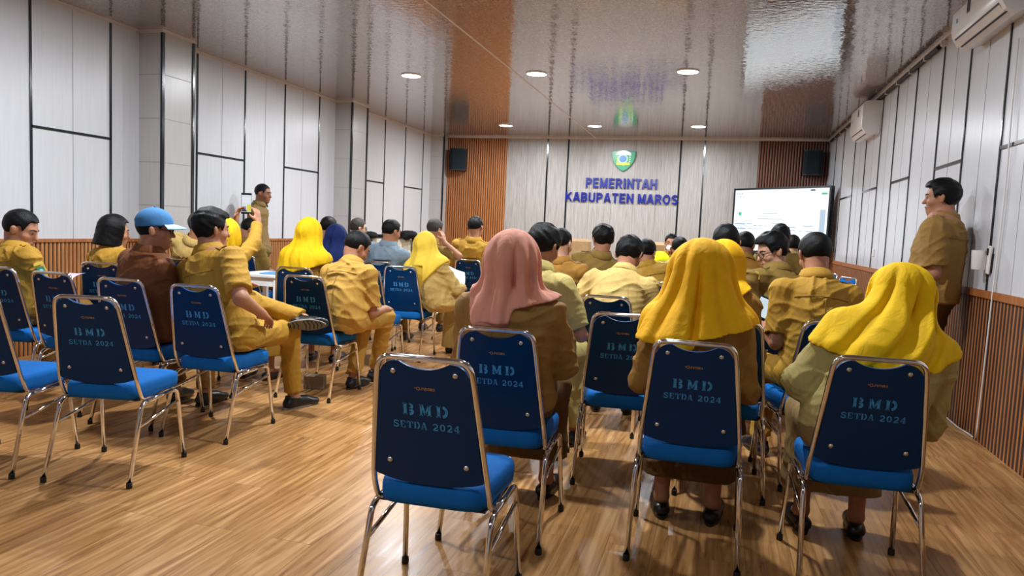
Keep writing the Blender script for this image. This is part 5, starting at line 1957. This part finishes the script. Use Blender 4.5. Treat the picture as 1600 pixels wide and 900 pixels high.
q0, q1 = at_x(1347, 182, XR - 0.215), at_x(1331, 185, XR - 0.215)
zt_, zb_ = at_x(1347, 157, XR - 0.2)[2], at_x(1347, 211, XR - 0.19)[2]
aircon(q0[1], q0[1] + 0.82, zb_, zt_ - 0.03, 'smaller white air conditioner farther along the right wall', 0.26)
q1 = at_x(1485, 60, XR - 0.215)
zb1 = at_x(1486, 82, XR - 0.19)[2]
aircon(q1[1] - 0.98, q1[1], zb1, zb1 + 0.30, 'large white air conditioner cut by the top right corner', 0.60)
print('AC', q0, zt_, zb_, q1, zb1)
MB().tube([(XR - 0.026, q0[1] - 2.4, 3.045), (XR - 0.026, YB - 0.1, 3.045)], 0.021, 12).build('refrigerant_pipe', plain('black foam pipe', rgb(30, 26, 26), 0.6))
pipe = bpy.data.objects['refrigerant_pipe']
tag(pipe, 'black pipe running under the ceiling along the right wall', 'pipe')
mb = MB()
for y in np.arange(6.6, 13.9, 0.55):
    mb.box((XR - 0.024, y, 3.045), (0.048, 0.02, 0.050))
mb.build('pipe_clip', m_ac, pipe)
# dispenser, remote, socket
a, b = at_x(1515, 393, XR - 0.08), at_x(1536, 420, XR - 0.08)
t = empty('wall_holder', (XR, (a[1] + b[1]) / 2, (a[2] + b[2]) / 2))
tag(t, 'white cup-shaped holder on the right wall behind the standing man', 'holder')
MB().lathe([(0.0, -0.065), (0.040, -0.065), (0.043, -0.06), (0.050, 0.065), (0.046, 0.066), (0.040, -0.055), (0.0, -0.056)], (-0.062, 0, 0), 24).build('cup', m_ac, t, True, 40)
MB().box((-0.006, 0, 0), (0.012, 0.05, 0.10), None, 0.003).build('holder_back', m_slot, t)
a, b = at_x(1539, 388, XR - 0.02), at_x(1550, 425, XR - 0.02)
t = empty('remote_control', (XR - 0.004, (a[1] + b[1]) / 2, (a[2] + b[2]) / 2))
tag(t, 'white remote control hanging on the right wall beside the cup holder', 'remote control')
MB().box((-0.014, 0, 0), (0.020, 0.056, 0.19), rotx(0.10), 0.006).build('remote_body', m_ac, t)
MB().box((-0.0255, 0.0, 0.055), (0.003, 0.034, 0.045), rotx(0.10)).build('remote_display', m_slot, t)
MB().box((0.0, 0, -0.02), (0.008, 0.066, 0.13), rotx(0.10)).build('wall_cradle', m_slot, t)
c = at_x(1365, 395, XR)
t = empty('wall_socket', (XR, c[1], c[2]))
tag(t, 'small white power socket low on the right wall above the wainscot', 'socket')
MB().box((-0.006, 0, 0), (0.012, 0.088, 0.088), None, 0.004).build('socket_plate', m_ac, t)
MB().tube([(-0.0125, 0, 0), (-0.0135, 0, 0)], 0.022, 18).build('socket_cup', m_ac2, t, True, 40)
path = [at_x(x, y, XR - 0.02) for x, y in ((1592, 60), (1581, 170), (1574, 260), (1566, 340), (1553, 440), (1544, 520), (1536, 590), (1529, 650), (1525, 684))]
tag(MB().tube(bez(path, 0.1, 5), 0.0055, 8).build('power_cable', m_ac, None, True), 'thin white cable hanging down the right wall to the floor', 'cable')
path = [at_z(x, y, 0.008) for x, y in ((1466, 642), (1474, 648), (1484, 657), (1497, 668), (1512, 677), (1520, 683))]
tag(MB().tube(bez(path, 0.05, 5), 0.006, 8).build('power_cable', m_ac, None, True), 'short white cable lying on the floor along the right wall', 'cable')

# ------------------------------------------------------------------ things held and lying about
m_black = plain('black phone body', rgb(16, 18, 22), 0.25)


def phone(c, right, upv, w, h, lab, screen_c, bars, glow=1.0):
    right, upv = nrm(right), nrm(upv)
    upv = nrm(upv - right * (upv @ right))
    n = np.cross(right, upv)
    c = np.asarray(c, float)
    t = empty('mobile_phone', c)
    tag(t, lab, 'phone')
    Rm = np.stack([right, upv, n], 1)
    MB().box((0, 0, 0), (w, h, 0.009), Rm, 0.003).build('phone_body', m_black, t)
    s = MB().box(n * 0.0048, (w * 0.92, h * 0.80, 0.001), Rm).build('phone_screen', emis('phone screen', screen_c, glow), t)
    for k, (u0, u1, v0, v1, cc) in enumerate(bars):
        MB().box(n * 0.0056 + right * (u0 + u1) / 2 * w + upv * (v0 + v1) / 2 * h, ((u1 - u0) * w, (v1 - v0) * h, 0.0006), Rm).build('picture_patch', emis('phone picture %d%d' % (k, int(w * 1e4)), cc, glow), s)
    MB().box(n * 0.0054 + upv * h * 0.45, (w * 0.3, h * 0.02, 0.0006), Rm).build('earpiece', m_slot, t)
    return t


toc = nrm(CAM - HP(385, 318, 5.72))
pr = nrm(np.cross(np.array([0, 0, 1.0]), toc))
phone(HP(385, 318, 5.72), pr, np.cross(toc, pr), 0.078, 0.165, 'phone held up by the woman in the yellow headscarf', (0.72, 0.84, 0.95, 1),
      [(-0.42, -0.05, -0.30, -0.14, (0.05, 0.09, 0.22, 1)), (0.05, 0.45, -0.36, -0.05, (0.85, 0.72, 0.02, 1)), (-0.42, 0.05, -0.38, -0.30, (0.02, 0.03, 0.05, 1)), (-0.42, 0.42, 0.02, 0.30, (0.86, 0.90, 0.93, 1))], 0.6)
pc = HP(1192, 481, 4.08)
toc = nrm(CAM - pc)
pr = nrm(np.cross(np.array([0, 0, 1.0]), toc))
pu = np.cross(toc, pr)
ang = -0.38
pr2, pu2 = pr * math.cos(ang) + pu * math.sin(ang), -pr * math.sin(ang) + pu * math.cos(ang)
pu2 = nrm(pu2 - toc * 0.75)
phone(pc, pr2, pu2, 0.078, 0.160, 'phone with pale blue page, held low by the broad backed man', (0.72, 0.88, 0.95, 1), [(-0.38, 0.2, 0.02 + 0.09 * k, 0.035 + 0.09 * k, (0.45, 0.62, 0.74, 1)) for k in range(-3, 4)], 0.6)


def sheet(c, rz, w, h, lab, col=None, tilt=(0, 0), curl=0.012, name='paper_sheet'):
    R = rotz(rz) @ rotx(tilt[0]) @ roty(tilt[1])
    n = 8
    vs, fs = [], []
    for lay in (0, 1):
        for i in range(n + 1):
            for j in range(n + 1):
                u, v = i / n - 0.5, j / n - 0.5
                vs.append(R @ np.array([u * w, v * h, curl * math.sin(u * 3 + 1) * math.cos(v * 4) - lay * 0.0015 + 0.004]))
    N = (n + 1) ** 2
    for i in range(n):
        for j in range(n):
            a = i * (n + 1) + j
            q = (a, a + n + 1, a + n + 2, a + 1)
            fs.append(q)
            fs.append(tuple(k + N for k in q[::-1]))
    o = MB().add(vs, fs).build(name, col or m_white, None, True)
    o.location = c
    return tag(o, lab, 'paper')


cx, cy, ct = CH['C10']
sheet(np.array([cx + 0.05, cy + 0.27, 0.490]), ct + 0.5, 0.21, 0.297, 'white sheet of paper lying on the empty blue seat', curl=0.003)
sheet(HP(712, 438, 8.03), 0.3, 0.21, 0.30, 'white sheet of paper held beside the lemon headscarf', tilt=(0.9, 0.5), curl=0.03)
sheet(HP(109, 433, 4.95), 0.2, 0.12, 0.17, 'pale lilac paper held low by the man at the left edge', plain('lilac paper', rgb(190, 176, 214), 0.6), tilt=(0.25, -0.1))
# white topped side table by the left wall
ta, tb = at_z(434, 431, 0.75), at_z(438, 408, 0.75)
print('TABLE', ta, tb)
t = empty('side_table', (ta[0] - 0.25, ta[1] + 0.26, 0))
tag(t, 'small white table standing behind the woman who takes a photo', 'table')
MB().box((0, 0, 0.735), (0.50, 0.52, 0.03), None, 0.006).build('table_top', m_white, t)
for x in (-0.21, 0.21):
    for y in (-0.22, 0.22):
        MB().box((x, y, 0.36), (0.045, 0.045, 0.72), None, 0.004).build('leg', m_white, t)
MB().box((0, 0.0, 0.68), (0.44, 0.46, 0.08)).build('apron', m_white, t)
o = MB().box((0, 0, 0.005), (0.22, 0.30, 0.010), rotz(0.2), 0.003).build('document_folder', plain('light blue folder', rgb(96, 160, 214), 0.5))
o.location = (ta[0] - 0.16, ta[1] + 0.22, 0.752)
tag(o, 'light blue folder on the front corner of the white table', 'folder')
# small box on the floor
c = at_z(492, 606, 0)
t = empty('carton_box', (c[0], c[1], 0), 0.3)
tag(t, 'small brown carton on the floor below the raised shoe', 'box')
m_card = plain('grey brown cardboard', rgb(128, 110, 86), 0.8)
MB().box((0, 0, 0.05), (0.15, 0.11, 0.10), None, 0.003).build('carton', m_card, t)
MB().box((-0.03, -0.03, 0.103), (0.08, 0.06, 0.004), rotx(0.12)).build('carton_flap', plain('pale cardboard', rgb(176, 158, 126), 0.8), t)

# cream armchair with a dark frame beyond the grey shirt, jackets thrown over it
m_cream = fabric('cream upholstery', rgb(214, 206, 184), 0.7, 0.2, 300)
ac = HP(611, 372, 10.4)
t = empty('armchair', (ac[0], ac[1], 0), 0.25)
tag(t, 'cream armchair with a black rail frame behind the man in grey', 'armchair')
MB().box((0, 0.02, 0.80), (0.60, 0.10, 0.58), rotx(-0.10), 0.03).build('backrest', m_cream, t)
MB().box((0, 0.33, 0.44), (0.60, 0.58, 0.14), None, 0.04).build('seat', m_cream, t)
for s in (-1, 1):
    fr_ = bez([(s * 0.32, -0.03, 0.0), (s * 0.32, 0.0, 1.09), (s * 0.30, 0.0, 1.11)], 0.03, 4)
    MB().tube(fr_, 0.022, 10).build('leg', m_trim_black, t, True)
    MB().tube([(s * 0.32, 0.58, 0.0), (s * 0.32, 0.58, 0.62)], 0.022, 10).build('leg', m_trim_black, t, True)
    MB().box((s * 0.32, 0.30, 0.64), (0.05, 0.60, 0.035), None, 0.01).build('armrest', m_trim_black, t)
MB().tube([(-0.32, 0.0, 1.105), (0.32, 0.0, 1.105)], 0.024, 10).build('top_rail', m_trim_black, t, True)
for (px, py, lab, sz) in ((574, 366, 'black jacket thrown over the left end of the cream armchair', (0.15, 0.09, 0.042)), (638, 365, 'black jacket bunched on the right end of the cream armchair', (0.12, 0.09, 0.045))):
    c = HP(px, py, 10.35)
    J = [E_(c, np.array(sz), None, 0.03), E_(c + [0.06, -0.02, -0.02], np.array(sz) * 0.7, None, 0.06), E_(c + [-0.07, 0.02, -0.02], np.array(sz) * 0.66, None, 0.06), E_(c + [0, -0.06, -0.05], (0.05, 0.04, 0.05), None, 0.04)]
    j = skin('jacket', lambda p, J=J, c=c: sdf(J, p) - 0.010 * fold_noise(p - c.astype(np.float32), 1.3, 2.0), c - 0.4, c + 0.4, 0.012, fab('jet'), None, c, 1)
    j.location = c
    tag(j, lab, 'jacket', 'black jackets on the armchair')

# long draped table far ahead and the tan chairs behind it
m_tan = plain('tan leather', rgb(186, 152, 108), 0.5)
m_drape = fabric('pale table drape', rgb(200, 194, 182), 0.8, 0.3, 300)
t = empty('conference_table', (-1.35, 10.75, 0))
tag(t, 'long draped table in front of the end wall', 'table')
MB().box((0, 0, 0.745), (2.9, 0.65, 0.03), None, 0.005).build('table_top', m_drape, t)
vs, fs = [], []
n = 160
for z in (0.73, 0.02):
    for k in range(n):
        a = k / n * 2 * (2.86 + 0.61)
        if a < 2.86:
            p = (-1.43 + a, -0.305)
            q = (0, -1)
        elif a < 3.47:
            p = (1.43, -0.305 + a - 2.86)
            q = (1, 0)
        elif a < 6.33:
            p = (1.43 - (a - 3.47), 0.305)
            q = (0, 1)
        else:
            p = (-1.43, 0.305 - (a - 6.33))
            q = (-1, 0)
        w = (0.5 + 0.5 * math.sin(k * 1.1)) * (0.03 if z < 0.5 else 0.008)
        vs.append((p[0] + q[0] * w, p[1] + q[1] * w, z))
for k in range(n):
    fs.append((k, (k + 1) % n, n + (k + 1) % n, n + k))
MB().add(vs, fs).build('table_drape', m_drape, t, True)
proto_t = empty('padded_chair', (0, 0, 0))
MB().box((0, 0.0, 0.86), (0.50, 0.09, 0.64), rotx(-0.12), 0.04).build('backrest', m_tan, proto_t)
MB().box((0, 0.25, 0.45), (0.52, 0.50, 0.12), None, 0.04).build('seat', m_tan, proto_t)
for sx in (-0.22, 0.22):
    for sy in (0.02, 0.46):
        MB().tube([(sx, sy, 0.0), (sx * 0.95, sy, 0.40)], 0.017, 10).build('leg', m_trim_black, proto_t, True)
    MB().tube(bez([(sx * 1.2, 0.05, 0.70), (sx * 1.2, 0.42, 0.68), (sx * 1.15, 0.42, 0.42)], 0.06, 5), 0.018, 10).build('armrest', m_trim_black, proto_t, True)
index_kids(proto_t)
spots = [(HP(900, 390, 11.9), 'tan padded chair behind the far table, beside the shaved head'), (HP(1026, 392, 11.9), 'tan padded chair behind the far table, behind the masked person')]
for i, (c, lab) in enumerate(spots):
    o = proto_t if i == 0 else copy_tree(proto_t, None, KIDS)
    o.location = (c[0], max(c[1], 11.75), 0)
    o.rotation_euler = (0, 0, PI)
    tag(o, lab, 'chair', 'tan chairs behind the far table')
